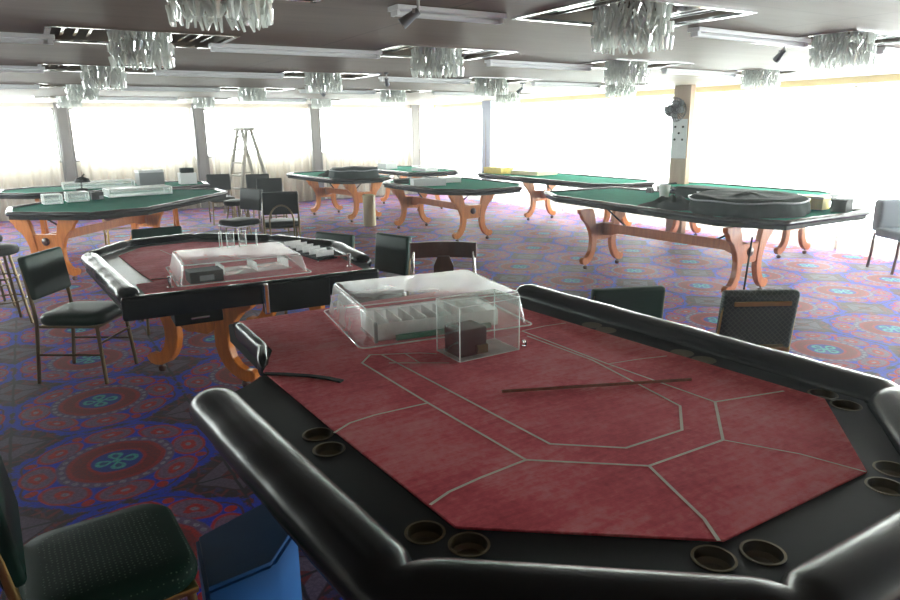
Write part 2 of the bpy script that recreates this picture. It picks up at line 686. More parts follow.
def curtain(axis, pos, u0, u1, z0, z1, amp, period, label, seed):
    rnd = random.Random(seed)
    n = int((u1 - u0) / .018)
    mb = MB()
    ph = rnd.random() * 6
    prev = None
    for i in range(n + 1):
        u = u0 + (u1 - u0) * i / n
        k = u / period * 2 * PI
        o1 = amp * (math.sin(k + ph + 1.3 * math.sin(k * .23)) + .45 * math.sin(2.3 * k + 1.1 * ph))
        row = []
        for j, z in enumerate((z0, z0 + (z1 - z0) * .4, z0 + (z1 - z0) * .8, z1)):
            o_ = o1 * (1.15, 1, .8, .5)[j]
            row.append(mb.bm.verts.new((u, pos + o_, z) if axis == 'x' else (pos + o_, u, z)))
        if prev:
            for j in range(3):
                mb.bm.faces.new((prev[j], row[j], row[j + 1], prev[j + 1]))
        prev = row
    o = mb.build('sheer_curtain', M['sheer'], smooth=60)
    tag(o, label, 'curtain', 'sheer curtains along the windows')
    return o


def spans(cols, a0, a1, w):
    e = [a0] + cols + [a1]
    return [(e[i] + (w if i else 0), e[i + 1] - (w if i < len(e) - 2 else 0)) for i in range(len(e) - 1)]


wn = 1
FL = ['sheer white curtain on the far wall at the photo left edge', 'sheer white curtain on the far wall between the two leftmost grey columns', 'sheer white curtain behind the stepladder',
      'sheer curtain on the far wall right of the stepladder, behind the back green tables', 'narrow sheer curtain in the far right corner of the room']
fs = spans(FAR, XL, XR, .11)
for i, (a, b) in enumerate(fs):
    mullions(wn, 'x', YF + .08, a, b, 1.05, 2.08, 2 if b - a > 1.2 else 1)
    wn += 1
for i, (a, b) in enumerate(fs[1:]):
    curtain('x', YF - .27, a + .06, b - .06, .02, 2.08, .035, .21, FL[i], i)
rs = spans(RIGHT, YB, YF - .4, .15)
RL = [None, None, 'sheer curtain glaring white at the far right edge of the photo', 'sheer curtain glaring white right of the column with the fan', 'sheer curtain glaring white left of the column with the fan',
      'sheer curtain on the right wall behind the long green table with yellow box', 'sheer curtain on the right wall next to the far corner']
for i, (a, b) in enumerate(rs):
    mullions(wn, 'y', XR + .08, a - .14, b + .14, .12, 2.08, 1)
    wn += 1
    if RL[i]:
        curtain('y', XR - .34 - .0 * i, a - .13, b + .13, .02, 2.08, .035, .21, RL[i], 20 + i)
for a, b in ((LW0, 8.25), (8.55, 10.85), (11.15, 13.35), (13.65, YF)):
    if b - a > .2:
        mullions(wn, 'y', XL - .08, a, b, 1.0, 1.85, 1)
        wn += 1


# ------------------------------------------------------------------ chandeliers and ceiling fittings
def crystals(rad, z0, z1, n, w, seed, sq=.0):
    rnd = random.Random(seed)
    mb = MB()
    for i in range(n):
        a = 2 * PI * i / n + rnd.uniform(-.05, .05)
        rr = rad * rnd.uniform(.96, 1.04)
        x, y = rr * math.cos(a), rr * math.sin(a)
        k = max(abs(math.cos(a)), abs(math.sin(a)))
        x, y = x / k ** sq, y / k ** sq
        h = (z1 - z0) * rnd.uniform(.85, 1.15)
        zc = (z0 + z1) / 2 + rnd.uniform(-.006, .006)
        tilt = rnd.uniform(-.45, .45)
        rot = a + rnd.uniform(-.6, .6)
        m = Matrix.Translation((x, y, zc)) @ Matrix.Rotation(rot, 4, 'Z') @ Matrix.Rotation(tilt, 4, 'X')
        b = bmesh.new()
        bmesh.ops.create_cone(b, cap_ends=True, segments=4, radius1=w * .45, radius2=w * .8, depth=h, matrix=m)
        b2 = bmesh.new()
        mb.merge(b)
        b2.free()
    return mb


cnames = {(0, 0): 'crystal chandelier cut off by the photo top edge, left of centre', (0, 1): 'leftmost large crystal chandelier, hanging under a dark coffer with striped mirror',
          (0, 2): 'third crystal chandelier back in the leftmost row', (0, 3): 'fourth crystal chandelier back in the leftmost row', (0, 4): 'farthest crystal chandelier in the leftmost row',
          (1, 0): 'largest crystal chandelier, right of centre at the photo top edge', (1, 1): 'crystal chandelier over the middle of the room, above the black wheel cover',
          (1, 2): 'crystal chandelier above the gap right of the stepladder', (1, 3): 'small crystal chandelier above the stepladder', (1, 4): 'tiny farthest chandelier left of the stepladder top',
          (2, 0): 'crystal chandelier beside the spotlight at the upper right edge', (2, 1): 'crystal chandelier just behind and right of the largest one', (2, 2): 'crystal chandelier above the narrow blue-grey column',
          (2, 3): 'small crystal chandelier above the far right room corner', (2, 4): 'tiny farthest crystal chandelier near the far room corner',
          (3, 0): 'crystal chandelier out past the right photo edge', (3, 1): 'crystal chandelier washed out by glare right of the wall fan', (3, 2): 'crystal chandelier washed out by glare above the wall fan',
          (3, 3): 'farthest crystal chandelier of the window side row'}
first_ch = None
keys = []
for ci, n in enumerate((5, 5, 5, 4)):
    keys += [(ci, j) for j in range(n)]
# the five bands of crystal are built once and shared
for k, (x, y) in zip(keys, CH):
    if k == (3, 0):
        continue
    if first_ch is None:
        t = thing('crystal_chandelier', cnames[k], 'chandelier', (x, y, CZ), 0, 'crystal chandeliers under the ceiling coffers')
        t.scale = (.88, .88, .84)
        MB().box((0, 0, CHH / .84 - .008), (.40, .40, .012), bev=.003).build('ceiling_plate', M['chrome'], t)
        fr = MB()
        fr.tube([(.165 * math.cos(a) / max(abs(math.cos(a)), abs(math.sin(a))) ** .45, .165 * math.sin(a) / max(abs(math.cos(a)), abs(math.sin(a))) ** .45, .05) for a in [2 * PI * i / 32 for i in range(32)]], .006, 6, closed=True)
        for sx, sy in ((1, 0), (-1, 0), (0, 1), (0, -1)):
            fr.tube([(sx * .16, sy * .16, .085), (sx * .16, sy * .16, -.14)], .004, 6)
        fr.build('wire_frame', M['steel'], t)
        for (z1, z0, rr, n, w) in ((.07, .01, .17, 44, .015), (.03, -.03, .185, 46, .015), (-.01, -.07, .172, 44, .015), (-.05, -.11, .19, 46, .015), (-.09, -.15, .176, 44, .015), (-.135, -.205, .19, 48, .014)):
            o = crystals(rr, z0, z1, n, w, int(n * rr * 1000 + z1 * 99), .45).build('crystal_tier', M['crystal'], t)
            o['kind'] = 'stuff'
        o = crystals(.11, -.19, -.02, 24, .02, 5).build('crystal_tier', M['crystal'], t)
        o['kind'] = 'stuff'
        first_ch = t
    else:
        dup(first_ch, (x, y, CZ), 0, cnames[k])

# coffers: mirrored ends with chrome strips
for i, (x, y) in enumerate(CH):
    mb = MB()
    for s in (-1, 1):
        mb.box((x + s * .34, y, CZ + CHH - .004), (.2, CD - .04, .006))
    struct(mb.build('trim_7', M['mirror']))
    mb = MB()
    for s in (-1, 1):
        mb.box((x + s * (CW / 2 + .012), y, CZ - .004), (.03, CD + .05, .014))
        mb.box((x, y + s * (CD / 2 + .012), CZ - .004), (CW + .05, .03, .014))
        for q in (.40, .33, .26):
            mb.box((x + s * q, y, CZ + .03), (.016, CD, .03))
    struct(mb.build('trim_8', M['chrome']))
    mb = MB().box((x, y, CZ + CHH + .004), (CW, CD, .008))
    struct(mb.build('trim_9', M['coffer']))

tl0 = None
tubes = []
for x, lst in ((-.38, (4.7, 6.95, 9.6)), (1.68, (2.80, 4.72, 6.95, 9.6, 12.6)), (3.95, (2.86, 4.95, 7.0, 9.6, 12.6)), (6.1, (2.95, 5.0, 7.1, 9.6))):
    for j, y in enumerate(lst):
        tubes.append((x, y))
tn = {(-.38, 4.7): 'fluorescent batten at the upper left photo edge', (-.38, 6.95): 'second fluorescent batten down the left photo edge', (-.38, 9.6): 'third fluorescent batten down the left photo edge',
      (1.68, 2.80): 'large silver fluorescent batten at the photo top edge beside the spotlight bracket', (1.68, 4.72): 'fluorescent batten between the leftmost large chandelier and the middle one',
      (1.68, 6.95): 'fluorescent batten just behind the leftmost large chandelier', (1.68, 9.6): 'fluorescent batten left of the small chandelier above the ladder', (1.68, 12.6): 'farthest fluorescent batten above the ladder',
      (3.95, 2.86): 'fluorescent batten right of the largest chandelier', (3.95, 4.95): 'bright fluorescent batten between the middle chandelier and the one behind the largest', (3.95, 7.0): 'fluorescent batten just behind the middle chandelier',
      (3.95, 9.6): 'fluorescent batten left of the small chandelier over the far corner', (3.95, 12.6): 'farthest fluorescent batten near the far corner',
      (6.1, 2.95): 'fluorescent batten beyond the chandelier at the right photo edge', (6.1, 5.0): 'fluorescent batten above the wall fan', (6.1, 7.1): 'fluorescent batten in the glare left of the wall fan', (6.1, 9.6): 'farthest fluorescent batten on the window side'}
for (x, y) in tubes:
    if tl0 is None:
        t = thing('fluorescent_batten', tn[(x, y)], 'ceiling light', (x, y, CZ), 0, 'fluorescent battens on the ceiling')
        MB().box((0, 0, -.016), (1.2, .08, .024), bev=.004).build('housing', M['white'], t)
        mb = MB()
        mb.tube([(-.56, 0, -.042), (.56, 0, -.042)], .013, 12)
        mb.build('tube_lamp', M['white'], t, smooth=40)
        for s in (-1, 1):
            MB().box((s * .575, 0, -.036), (.03, .05, .036), bev=.004).build('end_cap', M['white'], t)
        tl0 = t
    else:
        dup(tl0, (x, y, CZ), .06 if x > 3 else 0, tn[(x, y)])

for o in sc.objects:
    if o.get('label') == tn[(1.68, 2.80)]:
        o.location = (1.80, 2.96, CZ)
        o.scale = (.5, 1.3, .9)

# spotlights / brackets
sp0 = None
sl = [((1.50, 2.72), 'silver spotlight bracket at the top edge, left end of the big batten', 2.6), ((4.55, 3.05), 'grey spotlight on an arm beside the chandelier at upper right', 1.2),
      ((3.2, 6.5), 'small dark spotlight under the middle chandelier', 1), ((3.4, 8.9), 'small spotlight left of the middle chandelier, further back', .4), ((5.6, 7.4), 'small dark spotlight in the glare left of the wall fan', 2)]
for (p, lab, rz) in sl:
    if sp0 is None:
        t = thing('ceiling_spotlight', lab, 'spotlight', (p[0], p[1], CZ), rz, 'spotlights on the ceiling')
        t.scale = (.62, .62, .62)
        MB().box((0, 0, -.012), (.1, .06, .024), bev=.003).build('mount_plate', M['grey'], t)
        mb = MB()
        mb.tube([(0, 0, -.02), (0, 0, -.09), (.05, 0, -.12)], .011, 8)
        mb.box((.03, 0, -.1), (.02, .07, .03))
        mb.build('arm', M['steel'], t)
        mb = MB()
        mb.lathe([(.012, -.08), (.026, -.075), (.03, -.02), (.036, .03), (.04, .07), (.034, .072), (.03, .05)], 16, Matrix.Translation((.06, 0, -.14)) @ Matrix.Rotation(2.2, 4, 'Y'))
        mb.build('lamp_head', M['grey'], t, smooth=40)
        sp0 = t
    else:
        dup(sp0, (p[0], p[1], CZ), rz, lab)

# wall fan on the column
t = thing('wall_fan', 'dark oscillating fan fixed high on the panelled column', 'fan', (7.84, 7.06, 1.82), 0)
mb = MB().box((.30, -.06, .06), (.05, .09, .16), bev=.01)
mb.tube([(.28, -.06, .06), (.05, -.08, .0)], .02, 8)
mb.tube([(.05, -.08, 0), (-.04, -.2, .0)], .02, 8)
mb.build('wall_bracket', M['blackmatte'], t)
rot = Matrix.Translation((-.1, -.3, -.0)) @ Matrix.Rotation(PI / 2 - .1, 4, 'X') @ Matrix.Rotation(-.5, 4, 'Y')
mb = MB()
mb.lathe([(.02, -.16), (.07, -.15), (.085, -.1), (.08, -.03), (.05, 0)], 16, rot)
mb.build('motor', M['blackmatte'], t, smooth=40)
mb = MB()
for rr, zz in ((.16, .0), (.165, .03), (.15, .055), (.11, .07), (.06, .078)):
    mb.tube([rot @ Vector((rr * math.cos(2 * PI * i / 28), rr * math.sin(2 * PI * i / 28), zz)) for i in range(28)], .004, 5, closed=True)
for i in range(28):
    a = 2 * PI * i / 28
    mb.tube([rot @ Vector((r_ * math.cos(a), r_ * math.sin(a), z_)) for r_, z_ in ((.04, -.01), (.16, 0), (.165, .03), (.15, .055), (.11, .07), (.02, .08))], .003, 4)
mb.build('cage', M['blackmatte'], t)
mb = MB()
for i in range(4):
    m_ = rot @ Matrix.Rotation(i * PI / 2, 4, 'Z')
    mb.prism([(.02, -.02), (.06, -.05), (.13, -.05), (.14, .0), (.12, .04), (.03, .02)], .028, .034, m_)
mb.build('blades', M['grey'], t)


# ------------------------------------------------------------------ tables
LEG = [(.20, .70), (.405, .70), (.40, .66), (.365, .63), (.355, .60), (.335, .575), (.29, .54), (.255, .49), (.225, .43), (.205, .36), (.205, .28), (.22, .21),
       (.25, .16), (.285, .135), (.32, .14), (.345, .12), (.345, .09), (.325, .06), (.29, .05), (.25, .06), (.205, .09), (.165, .14), (.135, .21), (.12, .29), (.12, .38), (.135, .47), (.15, .55), (.165, .62)]
leg_m = {}


def trestle_table_base(t, c, axis, half, mw, top=.70, kx=1.0):
    """two carved trestles: c = centre (local), axis = direction of table length (radians), half = half spacing"""
    R = Matrix.Translation((c[0], c[1], 0)) @ Matrix.Rotation(axis - PI / 2, 4, 'Z')   # local y along the table
    for s in (-1, 1):
        for q in (-1, 1):
            mb = MB()
            k = (top / .70)
            mb.prism([(q * x * kx, z * k) for x, z in LEG], -.028, .028, R @ Matrix.Translation((0, s * half, 0)) @ Matrix.Rotation(PI / 2, 4, 'X'), bev=.004)
            lg = mb.build('leg', mw, t)
            mb = MB()
            mb.lathe([(.008, .06), (.01, .045), (.024, .04), (.028, .022), (.022, .002)], 12, R @ Matrix.Translation((q * .27 * kx, s * half, 0)))
            mb.build('caster', M['darkwood'], lg, smooth=40)
        mb = MB()
        mb.prism([(-.21, .52), (.21, .52), (.17, .44), (.15, .36), (.1, .33), (-.1, .33), (-.15, .36), (-.17, .44)], -.018, .018, R @ Matrix.Translation((0, s * half, 0)) @ Matrix.Rotation(PI / 2, 4, 'X'), bev=.003)
        cb = mb.build('cross_board', mw, t)
        mb = MB()
        mb.lathe([(.045, 0), (.045, .012), (.03, .022), (.012, .026)], 20, R @ Matrix.Translation((0, s * (half + .018), .44)) @ Matrix.Rotation(-s * PI / 2, 4, 'X'))
        mb.build('boss', M['darkwood'], cb, smooth=40)
        mb = MB()
        mb.tube([R @ Vector((0, s * (half - .03), .70 * top / .7)), R @ Vector((0, s * (half - .36), .50))], .01, 6)
        mb.build('brace', M['blackmatte'], t)
    mb = MB()
    pr = [(-half + .02, .52), (half - .02, .52), (half - .02, .38), (half - .14, .385), (half - .25, .42), (-half + .25, .42), (-half + .14, .385), (-half + .02, .38)]
    mb.prism(pr, -.02, .02, R @ Matrix.Rotation(PI / 2, 4, 'Z') @ Matrix.Rotation(PI / 2, 4, 'X'), bev=.003)
    mb.build('stretcher_beam', M['redwood'], t)


def off_poly(poly, d, closed=True):
    """offset a CCW polygon / polyline outward (to its right) by d"""
    n = len(poly)
    out = []
    for i in range(n):
        p = Vector(poly[i])
        a = Vector(poly[i - 1]) if (i or closed) else None
        b = Vector(poly[(i + 1) % n]) if (i < n - 1 or closed) else None
        n1 = n2 = None
        if a is not None:
            e = (p - a).normalized()
            n1 = Vector((e.y, -e.x))
        if b is not None:
            e = (b - p).normalized()
            n2 = Vector((e.y, -e.x))
        if n1 is None:
            m = n2
        elif n2 is None:
            m = n1
        else:
            m = (n1 + n2).normalized()
            m = m / max(.5, m.dot(n1))
        out.append((p.x + m.x * d, p.y + m.y * d))
    return out


def padded_rail(line, prof, amp=.004, seed=1, closed=False, crease=.2):
    """line: inner polyline ordered so that its right side is outward; prof: list of (outward, z)"""
    rnd = random.Random(seed)
    mb = MB()
    n = len(line)
    segs = [(line[i], line[(i + 1) % n], i) for i in range(n if closed else n - 1)]
    full = off_poly(line, 1.0, closed)
    outd = [Vector(full[i]) - Vector(line[i]) for i in range(n)]
    cz = sum(p[1] for p in prof) / len(prof)
    cu = sum(p[0] for p in prof) / len(prof)
    rings = []
    dist = 0
    for a, b, i in segs:
        A, B = Vector(a), Vector(b)
        L = (B - A).length
        k = max(6, int(L / .03))
        e = (B - A).normalized()
        nrm = Vector((e.y, -e.x))
        for j in range(k + 1):
            f = j / k
            if j == k and not (i == n - 2 and not closed):
                continue
            d0, d1 = f * L, (1 - f) * L
            end0 = (not closed and i == 0)
            end1 = (not closed and i == n - 2)
            sc_ = 1.0
            dd = min(d0 if not end0 else 9, d1 if not end1 else 9)
            sc_ -= crease * math.exp(-(dd / .022) ** 2)
            de = min(d0 if end0 else 9, d1 if end1 else 9)
            if de < .06:
                sc_ *= math.sqrt(max(.05, 1 - ((.06 - de) / .06) ** 2 * .9))
            # blend the miter direction near the corners
            w = 0
            dirv = nrm.copy()
            r0 = .18
            if d0 < r0 and (closed or i > 0):
                dirv = nrm.lerp(outd[i], 1 - d0 / r0)
            elif d1 < r0 and (closed or i < n - 2):
                dirv = nrm.lerp(outd[(i + 1) % n], 1 - d1 / r0)
            P0 = A.lerp(B, f)
            s_ = dist + d0
            wv = amp * (math.sin(s_ * 13 + seed) + .7 * math.sin(s_ * 29 + 2 * seed) + .3 * math.sin(s_ * 61))
            ring = []
            for u, z in prof:
                uu = cu + (u - cu) * sc_ + wv * (1 if u > cu else .3)
                zz = cz + (z - cz) * sc_ + wv * .5 * (1 if z > cz else 0)
                q = P0 + dirv * uu
                ring.append(mb.bm.verts.new((q.x, q.y, zz)))
            rings.append(ring)
        dist += L
    m_ = len(prof)
    for i in range(len(rings) - (0 if closed else 1)):
        A_, B_ = rings[i], rings[(i + 1) % len(rings)]
        for k in range(m_):
            mb.bm.faces.new((A_[k], A_[(k + 1) % m_], B_[(k + 1) % m_], B_[k]))
    if not closed:
        mb.bm.faces.new(rings[0])
        mb.bm.faces.new(rings[-1])
    return mb


def ellprof(u0, u1, z0, z1, n=20, p=2.4):
    cu, cz, ru, rz = (u0 + u1) / 2, (z0 + z1) / 2, (u1 - u0) / 2, (z1 - z0) / 2
    out = []
    for i in range(n):
        a = 2 * PI * i / n
        c, s = math.cos(a), math.sin(a)
        out.append((cu + ru * math.copysign(abs(c) ** (2 / p), c), cz + rz * math.copysign(abs(s) ** (2 / p), s)))
    return out


def L2(poly, c):
    return [(x - c[0], y - c[1]) for x, y in poly]


def ribbon(mb, pts, w, z):
    pts = [Vector(p) for p in pts]
    l = off_poly([tuple(p) for p in pts], w / 2, False)
    r = off_poly([tuple(p) for p in pts], -w / 2, False)
    for i in range(len(pts) - 1):
        mb.quad((l[i][0], l[i][1], z), (l[i + 1][0], l[i + 1][1], z), (r[i + 1][0], r[i + 1][1], z), (r[i][0], r[i][1], z))


def cut(o, cutters):
    mb = MB()
    for (x, y, r, z) in cutters:
        mb.lathe([(r, -.03), (r, .03)], 28, None, (x, y, z))
    c = mb.build('tmp', None)
    md = o.modifiers.new('b', 'BOOLEAN')
    md.operation = 'DIFFERENCE'
    md.object = c
    md.solver = 'EXACT'
    c.matrix_world = o.matrix_world
    bpy.context.view_layer.update()
    c.matrix_world = o.matrix_world
    bpy.context.view_layer.update()
    dg = bpy.context.evaluated_depsgraph_get()
    me = bpy.data.meshes.new_from_object(o.evaluated_get(dg))
    o.modifiers.clear()
    old = o.data
    o.data = me
    bpy.data.objects.remove(c)


# --- table 1: the foreground red table -------------------------------------
T1 = (1.36, 1.85)
t1 = thing('poker_table', 'large red felt octagonal card table filling the foreground, padded black rail', 'table', T1)
felt1 = [(.63, 2.39), (.66, 1.76), (.70, 1.15), (1.16, .80), (1.72, .80), (2.09, 1.13), (2.04, 1.71), (1.99, 2.30), (1.97, 2.55), (2.0, 3.12), (.73, 3.12), (.735, 2.62), (.665, 2.46)]
rail1 = [(.485, 2.24), (.57, 1.08), (1.11, .66), (1.72, .66), (2.19, 1.06), (2.09, 2.86)]
base1 = off_poly(rail1, .05, False)
base1 = base1[:] + [(2.10, 3.16), (.69, 3.16), (.69, 2.42), (.60, 2.36), (.44, 2.25)]
MB().prism(L2(base1, T1), .66, .748, bev=.004).build('table_body', M['blackmatte'], t1)
track = rail1 + [(2.07, 3.14), (.71, 3.14), (.70, 2.44), (.62, 2.36)]
tr = MB().prism(L2(track, T1), .7485, .7585).build('rim_board', M['blacktrim'], t1)
cups = [at(*c, .76) for c in ((318, 434), (329, 449), (425, 532), (469, 544), (714, 558), (763, 552), (886, 486), (893, 469), (846, 405), (823, 394), (704, 360), (682, 353), (606, 330), (592, 325))]
felt_z = .765
fo = MB().prism(L2(felt1, T1), .7587, felt_z, bev=.0015).build('felt', M['felt'], t1)
CR = .042
for q in cups:
    pass
cut(tr, [(q[0] - T1[0], q[1] - T1[1], CR, .7535) for q in cups[:10]])
body = [o for o in t1.children if o.name.startswith('table_body')][0]
cut(body, [(q[0] - T1[0], q[1] - T1[1], CR, .748) for q in cups[:10]])
for i, q in enumerate(cups):
    mb = MB()
    x, y = q[0] - T1[0], q[1] - T1[1]
    if i < 10:
        mb.lathe([(.001, .724), (.03, .724), (CR - .0005, .735), (CR - .0005, .7590), (CR + .004, .7592), (CR + .004, .7605), (CR - .002, .7607), (CR - .003, .737), (.03, .728), (.001, .727)], 28, None, (x, y, 0))
    else:
        mb.lathe([(.001, .7588), (CR, .7588), (CR + .003, .7605), (CR - .003, .7605), (.001, .7592)], 24, None, (x, y, 0))
    mb.build('cup_holder', M['brass_cup'], t1, smooth=35)
mb = padded_rail(L2(rail1, T1), ellprof(0, .165, .69, .815, 24, 2.15), .001, 2)
mb.build('padded_rail', M['leather'], t1, smooth=75)
mb = padded_rail(L2([(.72, 3.02), (.72, 2.62), (.66, 2.42)], T1), ellprof(0, .045, .715, .80, 14, 3), .001, 3, crease=.05)
mb.build('side_bumper', M['leather'], t1, smooth=60)
mb = padded_rail(L2([(2.04, 2.92), (2.05, 3.06)], T1), ellprof(0, .045, .715, .80, 14, 3), .001, 3, crease=.05)
mb.build('side_bumper', M['leather'], t1, smooth=60)
mb = MB()
W = .009
zl = felt_z + .0006
A_ = lambda px, py: (at(px, py, felt_z)[0] - T1[0], at(px, py, felt_z)[1] - T1[1])
for ln in ([(522, 331), (608, 364), (715, 402), (723, 440), (649, 466), (526, 460), (428, 403), (362, 363), (370, 355), (420, 353), (437, 354)],
           [(527, 336), (592, 360), (680, 406), (682, 430), (626, 448), (550, 444), (382, 355)],
           [(428, 403), (375, 415), (350, 423), (334, 433)], [(526, 460), (480, 478), (449, 492), (430, 505)], [(649, 466), (680, 496), (704, 519), (719, 541)], [(723, 440), (800, 454), (866, 472)],
           [(715, 402), (784, 391)], [(608, 364), (640, 359), (667, 356)], [(522, 331), (545, 326), (566, 323)],
           [(404, 353), (420, 363), (449, 363)], [(389, 363), (420, 363)]):
    ribbon(mb, [A_(*p) for p in ln], W * (1 if len(ln) != 3 else .7), zl)
mb.build('printed_lines', M['greyprint'], t1)
trestle_table_base(t1, (1.36 - T1[0], 1.95 - T1[1]), PI / 2, .82, M['wood'], .66)

# --- table 2: the second red table ------------------------------------------
T2 = (1.05, 4.7)
t2 = thing('poker_table', 'smaller red felt card table behind the foreground one, dome lid near its front edge', 'table', T2)
out2 = [(.30, 3.90), (1.80, 3.83), (1.90, 4.2), (1.97, 4.85), (1.65, 5.5), (1.12, 5.98), (.50, 5.9), (.20, 5.42)]
MB().prism(L2(off_poly(out2, -.035), T2), .66, .752, bev=.004).build('table_body', M['blackmatte'], t2)
MB().prism(L2(off_poly(out2, -.05), T2), .7525, .7605).build('rim_board', mat('grey_mottled_rim', sr(84, 88, 92), .3, spec=.5, var=.35, vs=6), t2)  # grey rim board, tone varied by noise
felt2 = [(.44, 3.965), (1.71, 3.905), (1.73, 4.15), (1.78, 4.75), (1.47, 5.3), (1.03, 5.68), (.64, 5.64), (.45, 5.34), (.50, 4.55), (.53, 4.27), (.43, 4.25)]
MB().prism(L2(felt2, T2), .7607, .766, bev=.001).build('felt', M['felt'], t2)
mb = padded_rail(L2([(.425, 3.95), (.335, 5.38), (.60, 5.77), (1.07, 5.84), (1.54, 5.40), (1.83, 4.80), (1.76, 4.12)][::-1], T2), ellprof(0, .125, .70, .805, 18, 2.3), .0012, 5)
mb.build('padded_rail', M['leather'], t2, smooth=75)
mb = MB().box((1.05 - T2[0], 3.885 - T2[1], .705), (1.48, .06, .13), rz=-.045, bev=.02)
mb.build('front_apron', M['leather'], t2, smooth=40)
db = MB().box((.70 - T2[0], 3.99 - T2[1], .61), (.26, .2, .075), rz=-.045, bev=.008).build('drawer', M['blacktrim'], t2)
MB().box((.70 - T2[0], 3.885 - T2[1], .61), (.1, .012, .012), bev=.003).build('handle', M['chrome'], db)
db = MB().box((1.25 - T2[0], 3.84 - T2[1], .675), (.40, .05, .17), rz=-.045, bev=.006).build('drop_box', M['blacktrim'], t2)
MB().box((1.06 - T2[0], 3.815 - T2[1], .68), (.03, .03, .18), rz=-.045, bev=.008).build('corner_strip', M['chrome'], db)
trestle_table_base(t2, (1.22 - T2[0], 4.86 - T2[1]), .58, .50, M['wood'], .65, 1.4)
mb = MB()
B_ = lambda px, py: (at(px, py, .766)[0] - T2[0], at(px, py, .766)[1] - T2[1])
ribbon(mb, [B_(160, 250), B_(174, 256), B_(180, 262)], .006, .7668)
ribbon(mb, [B_(305, 245), B_(322, 252), B_(318, 262)], .006, .7668)
mb.build('printed_lines', M['greyprint'], t2)
for q, r_ in (((.30, 4.05), .04), ((.29, 4.5), .04), ((.29, 4.95), .04)):
    pass
# chrome posts and clip on table 2
for n_, (x, y), h_, lab in (('chrome_post', (1.66, 4.0), .09, 'short chrome post on the right corner of the second red table'), ('chrome_post', (.58, 4.02), .07, 'short chrome post at the left end of the dome on the second red table')):
    t = thing(n_, lab, 'post', (x, y, .7665))
    mb = MB()
    mb.lathe([(.02, 0), (.02, .008), (.009, .012), (.009, h_ - .01), (.012, h_ - .008), (.012, h_)], 14)
    mb.build('stem', M['chrome'], t, smooth=40)
    MB().tube([(0, 0, h_ - .012), (-.09, .02, h_ - .012)], .005, 8).build('arm', M['chrome'], t)

# chip tray at the right rail of table 2
t = thing('chip_rack', 'clear and black chip rack on the right side of the second red table', 'chip rack', (1.61, 4.62, .766), .1)
MB().box((0, 0, .012), (.15, .60, .02), bev=.003).build('tray', M['blacktrim'], t)
for i in range(6):
    MB().box((0, -.26 + i * .105, .04), (.13, .008, .04)).build('divider', M['edge'], t)


# --- acrylic lids -------------------------------------------------------------
def dome(t, L, Wd, Hh, mat_, inset=.06):
    """bevelled tray-like lid, open below: L along x, Wd along y"""
    def ring(l, w, z, r, n=5):
        pts = []
        for (sx, sy, a0) in ((1, 1, 0), (-1, 1, PI / 2), (-1, -1, PI), (1, -1, 1.5 * PI)):
            for k in range(n + 1):
                a = a0 + PI / 2 * k / n
                pts.append((sx * (l / 2 - r) + r * math.cos(a), sy * (w / 2 - r) + r * math.sin(a), z))
        return pts
    lv = [ring(L + .04, Wd + .04, .003, .03), ring(L, Wd, .004, .02), ring(L - inset * .9, Wd - inset * .9, Hh * .86, .02), ring(L - inset * 1.1, Wd - inset * 1.1, Hh * .96, .02), ring(L - inset * 1.6, Wd - inset * 1.6, Hh, .02)]
    mb = MB()
    R_ = [[mb.bm.verts.new(p) for p in r] for r in lv]
    n = len(R_[0])
    for i in range(len(R_) - 1):
        for k in range(n):
            mb.bm.faces.new((R_[i][k], R_[i][(k + 1) % n], R_[i + 1][(k + 1) % n], R_[i + 1][k]))
    mb.bm.faces.new(R_[-1])
    mb.build('shell', mat_, t, smooth=50)
    MB().tube(ring(L + .04, Wd + .04, .005, .03), .0035, 6, closed=True).build('rim', M['edge'], t)
    MB().tube([(x, y, z - .002) for x, y, z in ring(L - inset * 1.25, Wd - inset * 1.25, Hh * .985, .02)], .0028, 6, closed=True).build('top_edge', M['edge'], t)


DC = (1.475, 2.688)
t = thing('acrylic_dome', 'big clear dome lid over the chip tray on the foreground red table', 'lid', (DC[0], DC[1], felt_z), -.14)
dome(t, .76, .62, .15, M['acrylic_hazy'], .05)
t = thing('chip_tray', 'clear chip tray with white slots under the big dome lid', 'chip tray', (1.424, 2.54, felt_z + .001), -.14)
MB().box((0, 0, .004), (.58, .22, .007), bev=.002).build('base_plate', M['acrylic_hazy'], t)
MB().box((0, -.105, .04), (.57, .006, .07)).build('front_wall', M['edge'], t)
MB().box((0, .105, .05), (.57, .006, .08)).build('back_wall', M['edge'], t)
for i in range(11):
    MB().box((-.28 + i * .056, 0, .045), (.005, .2, .075)).build('divider', M['edge'], t)
MB().box((.02, -.122, .012), (.44, .018, .02)).build('green_strip', M['green_strip'], t)
MB().box((-.287, -.122, .045), (.012, .016, .085)).build('grey_post', M['grey'], t)
# covered box
bc = (at(433, 355, .766), at(460, 363, .766), at(519, 350, .766))
ex = Vector((bc[2][0] - bc[1][0], bc[2][1] - bc[1][1]))
ang_ = math.atan2(ex.y, ex.x)
bw, bd, bh = ex.length, .17, .215
bo = (bc[1][0], bc[1][1])
t = thing('acrylic_box', 'clear square box standing in front of the dome lid, dark card case inside', 'box', (bo[0], bo[1], felt_z + .001), ang_)
MB().box((bw / 2, bd / 2, .002), (bw, bd, .003)).build('bottom_panel', M['edge'], t)
for c_, d_ in (((bw / 2, .0015, bh / 2), (bw, .003, bh)), ((bw / 2, bd, bh / 2), (bw, .003, bh)), ((0, bd / 2, bh / 2), (.003, bd, bh)), ((bw, bd / 2, bh / 2), (.003, bd, bh))):
    MB().box(c_, d_).build('side_panel', M['acrylic'], t)
MB().box((bw / 2, bd / 2, bh), (bw, bd, .003)).build('top_panel', M['acrylic'], t)
